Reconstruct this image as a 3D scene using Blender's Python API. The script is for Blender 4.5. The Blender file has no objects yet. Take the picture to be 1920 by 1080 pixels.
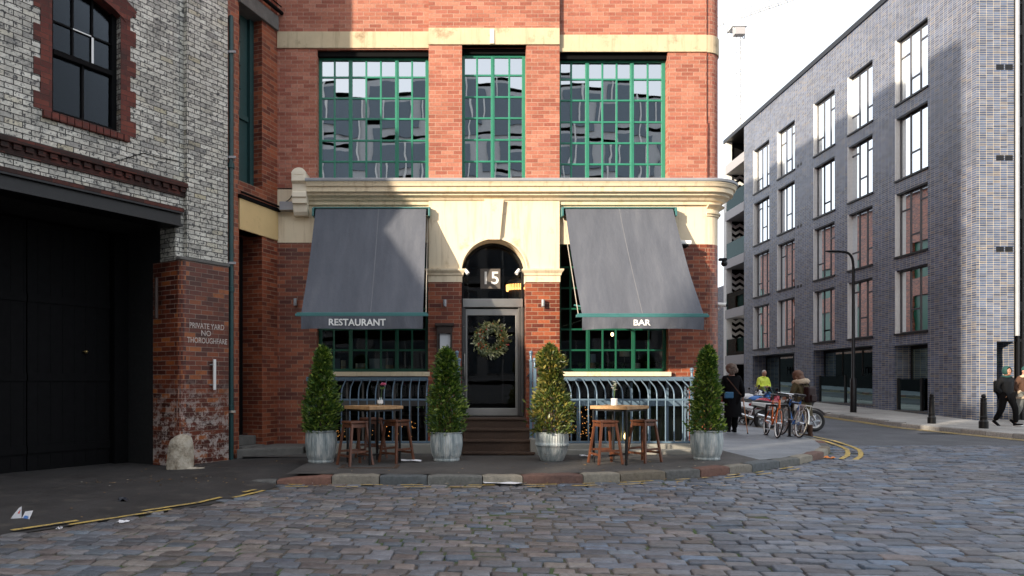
import bpy, bmesh, math, random
from mathutils import Vector, Matrix, noise
R = math.radians
random.seed(7)
S = bpy.context.scene
COL = S.collection

# ------------------------------------------------------------------ camera
EYE = 1.37                      # metres above the cobbles
cam_d = bpy.data.cameras.new('camera'); cam = bpy.data.objects.new('camera', cam_d); COL.objects.link(cam)
cam.location = (0, 0, EYE); cam.rotation_euler = (R(90), 0, 0)
cam_d.sensor_width = 36; cam_d.lens = 1350/1920*36
cam_d.shift_x = 110/1920; cam_d.shift_y = 178/1920
cam_d.clip_start = 0.1; cam_d.clip_end = 2000
S.camera = cam

# ------------------------------------------------------------------ sky, sun, exposure
SUN_TO = Vector((1.15, 1.0, -0.45)).normalized()       # the way the light travels
elev = math.asin(-SUN_TO.z)
w = bpy.data.worlds.new('World'); S.world = w; w.use_nodes = True
nt = w.node_tree; bg = nt.nodes['Background']
sky = nt.nodes.new('ShaderNodeTexSky'); sky.sky_type = 'NISHITA'; sky.sun_disc = False
sky.sun_elevation = elev; sky.sun_rotation = math.atan2(-SUN_TO.x, -SUN_TO.y)
sky.air_density = 1.0; sky.dust_density = 3.0; sky.ozone_density = 1.2
mixw = nt.nodes.new('ShaderNodeMix'); mixw.data_type = 'RGBA'; mixw.inputs['Factor'].default_value = 0.62
nt.links.new(sky.outputs[0], mixw.inputs['A']); mixw.inputs['B'].default_value = (10.5, 10.9, 11.6, 1)
nt.links.new(mixw.outputs['Result'], bg.inputs['Color']); bg.inputs['Strength'].default_value = 0.095
sd = bpy.data.lights.new('sun', 'SUN'); sd.energy = 4.2; sd.angle = R(1.0); sd.color = (1.0, 0.86, 0.68)
so = bpy.data.objects.new('sun', sd); COL.objects.link(so)
so.rotation_euler = SUN_TO.to_track_quat('-Z', 'Y').to_euler()
S.view_settings.view_transform = 'Standard'; S.view_settings.look = 'None'
S.view_settings.exposure = 1.0; S.view_settings.gamma = 1; S.view_settings.use_curve_mapping = False

# ------------------------------------------------------------------ helpers
def FX(x): return (x-850)/100.0              # a photo column on the restaurant front (13.5 m away) in metres
def FZ(y): return 8.55 - y/100.0
def AT(x, y, Y): return Vector(((x-850)*Y/1350.0, Y, EYE+(718-y)*Y/1350.0))
def prof(Y): return 0.03*max(0.0, min(Y, 70)-22)     # the side street climbs gently

def wloc(o):
    v = Vector((0, 0, 0))
    while o is not None: v = v+o.location; o = o.parent
    return v

class MB:
    def __init__(s): s.v = []; s.f = []; s.m = []; s.c = None
    def add(s, vs, fs, m=0):
        b = len(s.v); s.v += [Vector(p) for p in vs]
        for f in fs: s.f.append([b+i for i in f]); s.m.append(m)
        return s
    def quad(s, a, b, c, d, m=0): return s.add([a, b, c, d], [(0, 1, 2, 3)], m)
    def box(s, x0, x1, y0, y1, z0, z1, m=0):
        return s.add([(x0,y0,z0),(x1,y0,z0),(x1,y1,z0),(x0,y1,z0),(x0,y0,z1),(x1,y0,z1),(x1,y1,z1),(x0,y1,z1)],
                     [(0,3,2,1),(4,5,6,7),(0,1,5,4),(1,2,6,5),(2,3,7,6),(3,0,4,7)], m)
    def hexa(s, P, u0, u1, d0, d1, z0, z1, m=0):          # box in a mapped frame P(u, d, z)
        return s.add([P(u0,d0,z0),P(u1,d0,z0),P(u1,d1,z0),P(u0,d1,z0),P(u0,d0,z1),P(u1,d0,z1),P(u1,d1,z1),P(u0,d1,z1)],
                     [(0,3,2,1),(4,5,6,7),(0,1,5,4),(1,2,6,5),(2,3,7,6),(3,0,4,7)], m)
    def bar(s, p, q, w, h, up=(0, 0, 1), m=0, w2=None, h2=None):
        p = Vector(p); q = Vector(q); d = (q-p).normalized(); up = Vector(up)
        if abs(d.dot(up)) > .98: up = Vector((0, 1, 0))
        a = d.cross(up).normalized(); b = a.cross(d).normalized()
        w2 = w if w2 is None else w2; h2 = h if h2 is None else h2
        vs = [p-a*w/2-b*h/2, p+a*w/2-b*h/2, p+a*w/2+b*h/2, p-a*w/2+b*h/2, q-a*w2/2-b*h2/2, q+a*w2/2-b*h2/2, q+a*w2/2+b*h2/2, q-a*w2/2+b*h2/2]
        return s.add(vs, [(0,3,2,1),(4,5,6,7),(0,1,5,4),(1,2,6,5),(2,3,7,6),(3,0,4,7)], m)
    def tube(s, pts, r, n=8, m=0, closed=False, caps=True, flat=1.0):
        pts = [Vector(p) for p in pts]; N = len(pts); rs = r if isinstance(r, (list, tuple)) else [r]*N
        b = len(s.v); prev = None
        for i in range(N):
            t = (pts[(i+1) % N]-pts[i-1]) if closed else (pts[min(i+1, N-1)]-pts[max(i-1, 0)])
            t.normalize()
            if prev is None:
                a = t.orthogonal().normalized()
                if abs(t.z) < .9: a = t.cross(Vector((0, 0, 1))).normalized()
            else:
                a = prev-t*prev.dot(t)
                a = a.normalized() if a.length > 1e-6 else t.orthogonal().normalized()
            prev = a; c = t.cross(a)
            for k in range(n):
                g = 2*math.pi*k/n; s.v.append(pts[i]+a*math.cos(g)*rs[i]+c*math.sin(g)*rs[i]*flat)
        for i in range(N if closed else N-1):
            j = (i+1) % N
            for k in range(n):
                s.f.append([b+i*n+k, b+i*n+(k+1) % n, b+j*n+(k+1) % n, b+j*n+k]); s.m.append(m)
        if caps and not closed:
            s.f.append([b+k for k in range(n)][::-1]); s.m.append(m)
            s.f.append([b+(N-1)*n+k for k in range(n)]); s.m.append(m)
        return s
    def lathe(s, prof_, n=24, c=(0, 0, 0), m=0, fn=None, axis=None, sx=1, sy=1):
        c = Vector(c); b = len(s.v); Q = axis.to_track_quat('Z', 'Y') if axis is not None else None
        for (r, z) in prof_:
            for k in range(n):
                g = 2*math.pi*k/n; rr = r*(fn(g, z) if fn else 1)
                p = Vector((rr*math.cos(g)*sx, rr*math.sin(g)*sy, z))
                s.v.append(c+(Q @ p if Q else p))
        N = len(prof_)
        for i in range(N-1):
            for k in range(n):
                s.f.append([b+i*n+k, b+i*n+(k+1) % n, b+(i+1)*n+(k+1) % n, b+(i+1)*n+k]); s.m.append(m)
        if prof_[0][0] > 1e-4: s.f.append([b+k for k in range(n)][::-1]); s.m.append(m)
        if prof_[-1][0] > 1e-4: s.f.append([b+(N-1)*n+k for k in range(n)]); s.m.append(m)
        return s
    def ball(s, c, r, n=10, m=0, sc=(1, 1, 1)):
        c = Vector(c); k = max(4, n//2+1); b = len(s.v)
        for i in range(k+1):
            t = math.pi*i/k
            for j in range(n):
                g = 2*math.pi*j/n
                s.v.append(c+Vector((math.sin(t)*math.cos(g)*r*sc[0], math.sin(t)*math.sin(g)*r*sc[1], math.cos(t)*r*sc[2])))
        for i in range(k):
            for j in range(n):
                s.f.append([b+i*n+j, b+(i+1)*n+j, b+(i+1)*n+(j+1) % n, b+i*n+(j+1) % n]); s.m.append(m)
        return s
    def prism(s, poly, P, d0, d1, m=0):                    # polygon (u, z) extruded along d in frame P
        n = len(poly); vs = [P(u, d0, z) for u, z in poly]+[P(u, d1, z) for u, z in poly]
        fs = [tuple(range(n)), tuple(range(2*n-1, n-1, -1))]+[(i, (i+1) % n, n+(i+1) % n, n+i) for i in range(n)]
        return s.add(vs, fs, m)
    def wall(s, P, u0, u1, z0, z1, holes=(), depth=.2, m=0, mr=None):
        mr = m if mr is None else mr
        us = sorted({u0, u1, *[min(max(h[k], u0), u1) for h in holes for k in (0, 1)]})
        zs = sorted({z0, z1, *[min(max(h[k], z0), z1) for h in holes for k in (2, 3)]})
        for a, b in zip(us, us[1:]):
            for c, d in zip(zs, zs[1:]):
                mu, mz = (a+b)/2, (c+d)/2
                if any(h[0] < mu < h[1] and h[2] < mz < h[3] for h in holes): continue
                s.quad(P(a, 0, c), P(b, 0, c), P(b, 0, d), P(a, 0, d), m)
        for h in holes:
            a, b, c, d = h[:4]; e = h[4] if len(h) > 4 else depth
            s.quad(P(a,0,c), P(a,e,c), P(a,e,d), P(a,0,d), mr); s.quad(P(b,0,c), P(b,0,d), P(b,e,d), P(b,e,c), mr)
            s.quad(P(a,0,d), P(a,e,d), P(b,e,d), P(b,0,d), mr); s.quad(P(a,0,c), P(b,0,c), P(b,e,c), P(a,e,c), mr)
        return s
    def sweep(s, path, prof_, m=0, caps=True):             # profile (outward, z) along a plan path; outward = right-hand side of travel
        n = len(prof_); N = len(path); b = len(s.v)
        for i, (x, y) in enumerate(path):
            p = Vector((x, y)); t0 = (p-Vector(path[i-1])).normalized() if i else None
            t1 = (Vector(path[i+1])-p).normalized() if i < N-1 else None
            t0 = t0 or t1; t1 = t1 or t0
            n0 = Vector((t0.y, -t0.x)); n1 = Vector((t1.y, -t1.x)); mm = (n0+n1).normalized(); mm /= max(.3, mm.dot(n0))
            for d, z in prof_: s.v.append(Vector((x+mm.x*d, y+mm.y*d, z)))
        for i in range(N-1):
            for k in range(n-1):
                s.f.append([b+i*n+k, b+(i+1)*n+k, b+(i+1)*n+k+1, b+i*n+k+1]); s.m.append(m)
        if caps:
            s.f.append([b+k for k in range(n)]); s.m.append(m); s.f.append([b+(N-1)*n+k for k in range(n)][::-1]); s.m.append(m)
        return s
    def xf(s, M, start=0):
        for i in range(start, len(s.v)): s.v[i] = M @ s.v[i]
        return s
    def build(s, name, mats, parent=None, smooth=None, bevel=0, label=None, segs=2):
        off = wloc(parent) if parent else Vector((0, 0, 0))
        me = bpy.data.meshes.new(name)
        me.from_pydata([tuple(p-off) for p in s.v], [], s.f)
        mats = mats if isinstance(mats, (list, tuple)) else [mats]
        for m_ in mats: me.materials.append(m_)
        me.polygons.foreach_set('material_index', s.m)
        if s.c is not None:
            ca = me.attributes.new('tint', 'FLOAT_COLOR', 'FACE')
            ca.data.foreach_set('color', [x for c in s.c for x in (c[0], c[1], c[2], 1)])
        if bevel:
            bm = bmesh.new(); bm.from_mesh(me)
            ed = [e for e in bm.edges if len(e.link_faces) == 2 and e.calc_face_angle(0) > .5]
            bmesh.ops.bevel(bm, geom=ed, offset=bevel, segments=segs, affect='EDGES', profile=.6, clamp_overlap=True)
            bm.to_mesh(me); bm.free()
        uvl = me.uv_layers.new(name='UVMap'); uv = [0.0]*(2*len(me.loops)); V = me.vertices
        for p in me.polygons:
            n = p.normal
            if abs(n.z) > .7:
                for li in p.loop_indices:
                    q = V[me.loops[li].vertex_index].co+off; uv[2*li] = q.x; uv[2*li+1] = q.y
            else:
                L = math.hypot(n.x, n.y) or 1; tx, ty = -n.y/L, n.x/L
                for li in p.loop_indices:
                    q = V[me.loops[li].vertex_index].co+off; uv[2*li] = q.x*tx+q.y*ty; uv[2*li+1] = q.z
        uvl.data.foreach_set('uv', uv)
        if smooth:
            me.polygons.foreach_set('use_smooth', [True]*len(me.polygons)); me.set_sharp_from_angle(angle=R(smooth))
        o = bpy.data.objects.new(name, me); COL.objects.link(o)
        if parent: o.parent = parent
        if label: o['label'] = label
        return o

def tag(o, label=None, cat=None, group=None, kind=None):
    if label: o['label'] = label
    if cat: o['category'] = cat
    if group: o['group'] = group
    if kind: o['kind'] = kind
    return o
def thing(name, label, cat, loc=(0, 0, 0), rz=0, group=None):
    o = bpy.data.objects.new(name, None); COL.objects.link(o); o.empty_display_size = .1
    o.location = loc; o.rotation_euler = (0, 0, rz)
    return tag(o, label, cat, group)
def copy_tree(o, parent=None):
    c = o.copy(); COL.objects.link(c)
    if parent: c.parent = parent
    for ch in list(o.children): copy_tree(ch, c)
    return c
def smoothstep(a, b, x):
    t = max(0, min(1, (x-a)/(b-a))); return t*t*(3-2*t)
FRONT = lambda u, d, z: Vector((u, 13.5+d, z))
def arc(cx, cy, r, a0, a1, n): return [(cx+r*math.cos(a0+(a1-a0)*i/n), cy+r*math.sin(a0+(a1-a0)*i/n)) for i in range(n+1)]
def bez(p, q, r, s, n=8):
    p, q, r, s = map(Vector, (p, q, r, s))
    return [p*(1-t)**3+q*3*t*(1-t)**2+r*3*t*t*(1-t)+s*t**3 for t in [i/n for i in range(n+1)]]

# ------------------------------------------------------------------ materials
class NB:
    def __init__(s, name):
        s.mat = bpy.data.materials.new(name); s.mat.use_nodes = True; s.nt = s.mat.node_tree; s.b = s.nt.nodes['Principled BSDF']
        s.out = s.nt.nodes['Material Output']
    def n(s, t, ins=None, **props):
        nd = s.nt.nodes.new('ShaderNode'+t)
        for k, v in props.items(): setattr(nd, k, v)
        for k, v in (ins or {}).items(): s.set(nd.inputs[k], v)
        return nd
    def set(s, sock, v):
        if isinstance(v, bpy.types.NodeSocket): s.nt.links.new(v, sock)
        elif isinstance(v, (tuple, list)) and len(v) == 3 and sock.type == 'RGBA': sock.default_value = (*v, 1)
        else: sock.default_value = v
    def p(s, **kw):
        for k, v in kw.items(): s.set(s.b.inputs[k.replace('_', ' ')], v)
    def coord(s, out='Object'): return s.n('TexCoord').outputs[out]
    def noise(s, scale, vec=None, detail=4, rough=.6, out='Fac'):
        nd = s.n('TexNoise', {'Scale': scale, 'Detail': detail, 'Roughness': rough})
        if vec is not None: s.set(nd.inputs['Vector'], vec)
        return nd.outputs[out]
    def ramp(s, fac, stops, interp='LINEAR'):
        nd = s.n('ValToRGB'); s.set(nd.inputs[0], fac); e = nd.color_ramp.elements; nd.color_ramp.interpolation = interp
        while len(e) < len(stops): e.new(.5)
        for el, (pos, c) in zip(e, stops):
            el.position = pos; el.color = (*c, 1) if isinstance(c, (tuple, list)) else (c, c, c, 1)
        return nd.outputs[0]
    def mix(s, fac, a, b, mode='MIX'):
        nd = s.n('Mix', data_type='RGBA', blend_type=mode)
        s.set(nd.inputs['Factor'], fac); s.set(nd.inputs['A'], a); s.set(nd.inputs['B'], b); return nd.outputs['Result']
    def math(s, op, a, b=0.0, clamp=False):
        nd = s.n('Math', operation=op, use_clamp=clamp); s.set(nd.inputs[0], a); s.set(nd.inputs[1], b); return nd.outputs[0]
    def bump(s, h, strength=.5, dist=.01):
        nd = s.n('Bump', {'Strength': strength, 'Distance': dist, 'Height': h}); s.set(s.b.inputs['Normal'], nd.outputs[0])

def mul(c, k): return tuple(min(1, x*k) for x in c)
def paint(name, c, rough=.5, metal=0, var=.18, scale=9, bump=.15, dist=.004, stain=None, spec=.5, drip=None):
    b = NB(name); co = b.coord()
    n1 = b.noise(scale, co, 6)
    base = b.mix(n1, mul(c, 1-var), mul(c, 1+var))
    if stain:
        m = b.ramp(b.noise(stain[2], co, 5, .7), [(stain[1], 0), (min(1, stain[1]+.15), 1)]); base = b.mix(m, base, stain[0])
    if drip:                                              # rain streaks that run down the face
        v = b.n('Mapping', {'Vector': co, 'Scale': (7, 7, .55)}).outputs[0]
        base = b.mix(b.ramp(b.noise(1.4, v, 6, .7), [(.52, 0), (.66, .5)]), base, drip)
    b.p(Base_Color=base, Metallic=metal, Specular_IOR_Level=spec)
    b.p(Roughness=b.math('ADD', b.math('MULTIPLY', b.noise(scale*2.3, co), .25), rough-.12, True))
    if bump: b.bump(b.noise(scale*5, co, 5), bump, dist)
    return b.mat

def brick(name, ramp, mortar, bw=.225, rh=.075, ms=.010, off=.5, rough=.75, mrough=.9, bump=.6, grime=None, spots=None, var=.35, spec=.4, light=None, bumpn=.25, low=None):
    b = NB(name); uv = b.coord('UV')
    wob = b.n('VectorMath', {0: b.noise(6, uv, 2, .5, 'Color'), 1: (.5, .5, .5)}, operation='SUBTRACT').outputs[0]
    wob = b.n('VectorMath', {0: wob}, operation='SCALE'); wob.inputs['Scale'].default_value = .008
    uvw = b.n('VectorMath', {0: uv, 1: wob.outputs[0]}, operation='ADD').outputs[0]
    br = b.n('TexBrick', {'Vector': uvw, 'Color1': (0, 0, 0), 'Color2': (1, 1, 1), 'Mortar': (.5, .5, .5), 'Scale': 1.0, 'Mortar Size': ms*.5, 'Mortar Smooth': .25,
                          'Bias': 0.0, 'Brick Width': bw, 'Row Height': rh}, offset=off, squash=1.0)
    fac = br.outputs['Fac']
    col = b.ramp(br.outputs['Color'], ramp)
    nz = b.noise(26, uv, 5, .7)
    col = b.mix(1.0, col, b.ramp(nz, [(.25, 1-var), (.75, 1+var*.6)]), 'MULTIPLY')
    big = b.noise(.9, uv, 5, .65)
    col = b.mix(1.0, col, b.ramp(big, [(.3, .82), (.7, 1.12)]), 'MULTIPLY')
    if light:                                             # pale lime bloom in drifting patches
        col = b.mix(b.ramp(b.noise(light[2], uv, 6, .7), [(light[1], 0), (light[1]+.2, .55)]), col, light[0])
    mcol = b.mix(1.0, mortar, b.ramp(b.noise(3, uv, 5), [(.3, .7), (.7, 1.2)]), 'MULTIPLY')
    col = b.mix(fac, col, mcol)
    if spots:                                             # chips and soot with sharp edges
        col = b.mix(b.ramp(b.noise(spots[2], uv, 7, .75), [(spots[1], 0), (spots[1]+.06, 1)]), col, spots[0])
    if low:                                               # flaking limewash, thickest near the ground
        zz = b.n('SeparateXYZ', {0: uv}).outputs[1]
        m = b.math('MULTIPLY', b.ramp(b.noise(low[2], uv, 8, .78), [(low[1], 0), (low[1]+.05, 1)]), b.ramp(b.math('DIVIDE', zz, 2.0), [(.30, .85), (.75, 0)]))
        col = b.mix(m, col, low[0])
    if grime:
        col = b.mix(b.ramp(b.noise(grime[2], uv, 6, .7), [(grime[1], 0), (grime[1]+.25, grime[3] if len(grime) > 3 else .8)]), col, grime[0])
    b.p(Base_Color=col, Specular_IOR_Level=spec)
    b.p(Roughness=b.mix(fac, b.ramp(nz, [(.2, max(.05, rough-.1)), (.8, min(1, rough+.15))]), (mrough,)*3))
    h = b.math('ADD', b.math('SUBTRACT', 1.0, fac), b.math('MULTIPLY', nz, bumpn))
    b.bump(h, bump, .008)
    return b.mat

def glass(name, tint=(.75, .8, .8), refl=.08, wob=.0, wscale=3.0, gcol=(1, 1, 1), rough=.01):
    b = NB(name); nt = b.nt; nt.nodes.remove(b.b)
    t = b.n('BsdfTransparent', {'Color': tint}); g = b.n('BsdfGlossy', {'Color': gcol, 'Roughness': rough})
    f = b.n('Fresnel', {'IOR': 1.5}).outputs[0]
    fac = b.math('ADD', f, refl, True)
    if wob:
        bp = b.n('Bump', {'Strength': wob, 'Distance': .05, 'Height': b.noise(wscale, b.coord('UV'), 2, .5)}); nt.links.new(bp.outputs[0], g.inputs['Normal'])
    mx = b.n('MixShader'); nt.links.new(fac, mx.inputs[0]); nt.links.new(t.outputs[0], mx.inputs[1]); nt.links.new(g.outputs[0], mx.inputs[2])
    nt.links.new(mx.outputs[0], b.out.inputs[0]); return b.mat

def emit(name, c, st):
    b = NB(name); b.p(Base_Color=c, Emission_Color=c, Emission_Strength=st); return b.mat

M = {}
M['brick_upper'] = brick('salmon facing brick', [(0, (.30, .092, .060)), (.45, (.40, .142, .090)), (.8, (.48, .195, .13)), (1, (.34, .10, .068))], (.41, .27, .205), ms=.010, rough=.8,
                         grime=((.14, .065, .045), .62, 1.1, .5), light=((.62, .33, .22), .58, 2.2))
M['brick_glazed'] = brick('red glazed brick', [(0, (.12, .026, .016)), (.4, (.21, .05, .024)), (.75, (.30, .075, .032)), (1, (.38, .105, .045))], (.34, .24, .17), ms=.009, rough=.38, mrough=.85, spec=.5,
                          grime=((.05, .022, .016), .6, 1.4, .6), var=.3, bumpn=.12)
M['brick_pier'] = brick('old orange brick', [(0, (.06, .015, .010)), (.4, (.125, .028, .015)), (.8, (.20, .046, .018)), (1, (.36, .11, .03))], (.27, .21, .17), ms=.009, rough=.4, mrough=.9,
                        grime=((.03, .014, .01), .52, 1.6, .8), spots=((.55, .5, .46), .665, 7.0), var=.4, low=((.50, .44, .40), .50, 6.0))
M['brick_white'] = brick('white glazed brick', [(0, (.34, .33, .30)), (.2, (.54, .52, .45)), (.55, (.64, .62, .54)), (.88, (.74, .72, .64)), (1, (.50, .45, .31))], (.045, .043, .04), ms=.014, rough=.42, mrough=.9,
                         spots=((.05, .05, .05), .525, 15.0), grime=((.06, .06, .058), .50, 2.0, .85), var=.4)
M['brick_trim'] = brick('dark red trim brick', [(0, (.08, .015, .010)), (.5, (.135, .025, .016)), (1, (.19, .042, .024))], (.07, .045, .036), ms=.008, rough=.65, grime=((.02, .011, .01), .48, 2.2, .85))
M['brick_sooty'] = brick('soot blackened brick', [(0, (.035, .014, .011)), (.6, (.07, .022, .016)), (1, (.12, .03, .02))], (.03, .025, .022), ms=.008, rough=.75, grime=((.014, .012, .011), .46, 3, .9))
M['brick_blue'] = brick('dark blue glazed stack brick', [(0, (.042, .062, .115)), (.35, (.068, .10, .18)), (.7, (.10, .14, .23)), (.9, (.125, .15, .21)), (1, (.15, .14, .15))], (.60, .51, .36), bw=.225, rh=.075, ms=.010, off=0.0,
                        rough=.3, mrough=.8, spec=.5, var=.3, bump=.35, grime=((.05, .055, .07), .5, .35, .5))
M['stone_band'] = paint('buff sandstone', (.56, .455, .30), .85, var=.2, scale=3, stain=((.24, .17, .10), .57, 2.0), bump=.3, drip=(.28, .21, .13))
M['cream'] = paint('cream masonry paint', (.80, .67, .475), .6, var=.06, scale=4, stain=((.52, .37, .20), .60, 2.2), bump=.14, drip=(.50, .37, .22))
M['cream_light'] = paint('pale cream masonry paint', (.82, .73, .58), .6, var=.05, scale=4, stain=((.58, .44, .26), .68, 3), bump=.1)
M['lead'] = paint('weathered lead', (.33, .34, .36), .55, .2, var=.25, scale=6)
M['grey_stone'] = paint('grey dressed stone', (.26, .25, .22), .85, var=.25, scale=5, bump=.4)
M['dirty_stone'] = paint('sooty stone', (.13, .125, .115), .9, var=.45, scale=7, bump=.7, dist=.01)
M['green'] = paint('bottle green gloss paint', (.028, .20, .13), .35, var=.15, scale=12, bump=.06)
M['green_dark'] = paint('deep green gloss paint', (.008, .085, .048), .35, var=.15, scale=12, bump=.06)
M['teal_dark'] = paint('faded dark teal paint', (.012, .05, .05), .5, var=.25, scale=8)
M['teal'] = paint('verdigris teal metal', (.05, .17, .17), .45, .1, var=.2, scale=9)
M['black'] = paint('flat black paint', (.004, .004, .0045), .75, var=.3, scale=5, spec=.12)
M['void'] = paint('unlit interior', (.006, .006, .006), .95, bump=0)
M['black_metal'] = paint('black enamelled iron', (.009, .009, .010), .38, .1, var=.25, scale=14, spec=.35)
M['steel'] = paint('brushed steel', (.50, .48, .45), .34, .9, var=.12, scale=5, bump=.03)
M['steel_dark'] = paint('dull steel frame', (.16, .155, .15), .4, .7, var=.15, scale=6, bump=.03)
M['rail_blue'] = paint('slate blue iron paint', (.125, .19, .255), .36, .15, var=.2, scale=16, bump=.12)
M['zinc'] = None
M['brown_step'] = paint('brown cast metal step', (.085, .052, .036), .5, .35, var=.4, scale=30, bump=.6, dist=.006)
M['wood_table'] = None
M['white'] = paint('white plastic', (.78, .78, .76), .4, var=.05)
M['grey_box'] = paint('grey plastic', (.34, .33, .34), .5, var=.1)
M['white_letter'] = paint('white lettering', (.80, .80, .78), .6, var=.06, bump=0)
M['worn_letter'] = paint('worn white paint lettering', (.78, .74, .70), .8, var=.2, scale=40, stain=((.20, .07, .04), .60, 26), bump=0)
M['sign_grey'] = paint('taupe sign board', (.105, .09, .078), .5, var=.1)
M['paper'] = paint('menu paper', (.66, .68, .70), .7, var=.1, scale=20, bump=.05)
M['brown_frame'] = paint('dark brown frame', (.045, .028, .022), .5, var=.25)
M['yellow'] = paint('worn yellow road paint', (.47, .33, .085), .85, var=.4, scale=14, stain=((.085, .078, .07), .50, 16), bump=.2)
M['glass_up'] = glass('old reflective glass', (.25, .28, .29), .46, .03, 1.3, (.95, .98, 1))
M['glass_dark'] = glass('dim shop glass', (.62, .68, .66), -.012, .02, 1.2)
M['glass_flat'] = glass('apartment glass', (.86, .90, .92), .10, .02, 1.2, (.92, .96, 1))
M['glass_green'] = glass('green tinted glass', (.36, .52, .46), .0, .02, 1, (.40, .52, .52))
M['glass_clear'] = glass('clear jar glass', (.9, .94, .94), .05)
M['glass_sash'] = glass('dusty sash glass', (.35, .38, .4), .0, .1, 2, (.28, .32, .36), .12)
M['amber'] = emit('amber lamp glow', (1, .48, .14), 2.2)
M['amber_dim'] = emit('warm bead and glint glow', (1, .40, .10), 1.0)
M['bulb'] = emit('warm bulb', (1, .62, .28), 6)
M['bulb_cool'] = emit('balcony globe light', (1, .93, .8), 3)

def zinc_mat():
    b = NB('weathered galvanised zinc'); co = b.coord()
    s = b.n('Mapping', {'Vector': co, 'Scale': (9, 9, 1.6)}).outputs[0]
    base = b.ramp(b.noise(1.6, s, 6, .65), [(.28, (.15, .19, .20)), (.48, (.36, .41, .42)), (.68, (.68, .69, .66))])
    base = b.mix(b.ramp(b.noise(9, co, 6, .7), [(.62, 0), (.74, .7)]), base, (.28, .20, .12))
    b.p(Base_Color=base, Metallic=.25, Roughness=.55); b.bump(b.noise(22, co, 4), .3, .004); return b.mat
M['zinc'] = zinc_mat()
def wood_mat(name, c1, c2, c3, rough, sc=(2, 2, 26)):
    b = NB(name); co = b.coord()
    v = b.n('Mapping', {'Vector': co, 'Scale': sc}).outputs[0]
    base = b.ramp(b.noise(1.5, v, 6, .6), [(.25, c1), (.5, c2), (.78, c3)])
    base = b.mix(1.0, base, b.ramp(b.noise(3.5, co, 4), [(.3, .75), (.7, 1.15)]), 'MULTIPLY')
    b.p(Base_Color=base, Roughness=rough); b.bump(b.noise(4, v, 4), .3, .003); return b.mat
M['wood_table'] = wood_mat('oiled oak plank', (.28, .15, .065), (.40, .23, .105), (.52, .32, .16), .5, (3, 22, 22))
M['wood_stool'] = wood_mat('dark stained stool wood', (.065, .022, .012), (.12, .042, .02), (.20, .075, .036), .42, (18, 18, 2))
def fabric_mat():
    b = NB('charcoal awning canvas'); uv = b.coord('Object')
    st = b.n('Mapping', {'Vector': uv, 'Scale': (3.5, 1, .5)}).outputs[0]
    base = b.ramp(b.noise(1.3, st, 6, .6), [(.25, (.066, .073, .092)), (.55, (.090, .098, .120)), (.8, (.122, .129, .150))])
    base = b.mix(b.ramp(b.noise(34, uv, 3, .8), [(.72, 0), (.78, .5)]), base, (.2, .2, .21))
    b.p(Base_Color=base, Roughness=.82, Sheen_Weight=.25, Sheen_Roughness=.4); b.bump(b.math('ADD', b.math('MULTIPLY', b.noise(260, uv, 2), .06), b.noise(2.4, b.n('Mapping', {'Vector': uv, 'Scale': (1.6, 1, .7), 'Rotation': (0, .35, 0)}).outputs[0], 5, .55)), .55, .05); return b.mat
M['canvas'] = fabric_mat()
def tint_mat(name, rough=.5, bump=.6, scale=40, dist=.008, spec=.5, spots=None, dirt=None):
    b = NB(name); co = b.coord()
    base = b.n('Attribute', attribute_name='tint').outputs['Color']
    base = b.mix(1.0, base, b.ramp(b.noise(scale*.4, co, 6, .7), [(.25, .6), (.75, 1.35)]), 'MULTIPLY')
    base = b.mix(b.ramp(b.noise(95, co, 4, .8), [(.5, 0), (.62, .35)]), base, b.mix(1.0, base, (.45, .43, .40), 'MULTIPLY'))
    if dirt: base = b.mix(b.ramp(b.noise(dirt[2], co, 7, .7), [(dirt[1], 0), (dirt[1]+.2, .65)]), base, dirt[0])
    if spots: base = b.mix(b.ramp(b.noise(scale*3, co, 4, .8), [(.6, 0), (.72, .5)]), base, spots)
    b.p(Base_Color=base, Specular_IOR_Level=spec)
    b.p(Roughness=b.ramp(b.noise(scale*.25, co, 5, .7), [(.25, rough-.12), (.75, min(1, rough+.2))]))
    b.bump(b.noise(scale, co, 6, .65), bump, dist); return b.mat
M['beam'] = paint('ochre yellow masonry paint', (.66, .47, .22), .65, var=.1, scale=4, stain=((.42, .29, .13), .60, 2.2), bump=.12)
M['sett'] = tint_mat('granite setts', .40, .9, 30, .014, .5, None, ((.05, .05, .052), .50, .9))
M['kerbstone'] = tint_mat('granite kerb stones', .75, .8, 45, .012, .4, (.42, .38, .32))
def ground_mat(name, c, rough, sc, crack=True, c2=None, spec=.4):
    b = NB(name); co = b.coord()
    g = b.noise(120, co, 4, .85)
    base = b.mix(g, mul(c, .2), mul(c, 1.6))
    base = b.mix(1.0, base, b.ramp(b.noise(sc, co, 6, .65), [(.3, .68), (.7, 1.3)]), 'MULTIPLY')
    if c2: base = b.mix(b.ramp(b.noise(sc*2.2, co, 6, .7), [(.55, 0), (.7, .75)]), base, c2)
    b.p(Base_Color=base, Specular_IOR_Level=spec); b.p(Roughness=b.ramp(b.noise(sc*1.7, co, 5), [(.3, rough-.12), (.7, rough+.1)]))
    b.bump(b.math('ADD', g, b.math('MULTIPLY', b.noise(sc*5, co, 5), .8)), .8, .010); return b.mat
M['tarmac'] = ground_mat('dark tarmac', (.042, .039, .038), .8, 1.3, c2=(.085, .075, .064))
M['pavement'] = ground_mat('old asphalt pavement', (.075, .07, .066), .78, .9, c2=(.11, .10, .09))
M['flag'] = ground_mat('pale concrete flags', (.37, .355, .33), .75, .7)
M['pave_blue'] = ground_mat('smooth asphalt with lit sheen', (.21, .225, .245), .55, .7, c2=(.25, .255, .26))  # bright blue sheen of the corner pavement put into its colour
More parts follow.
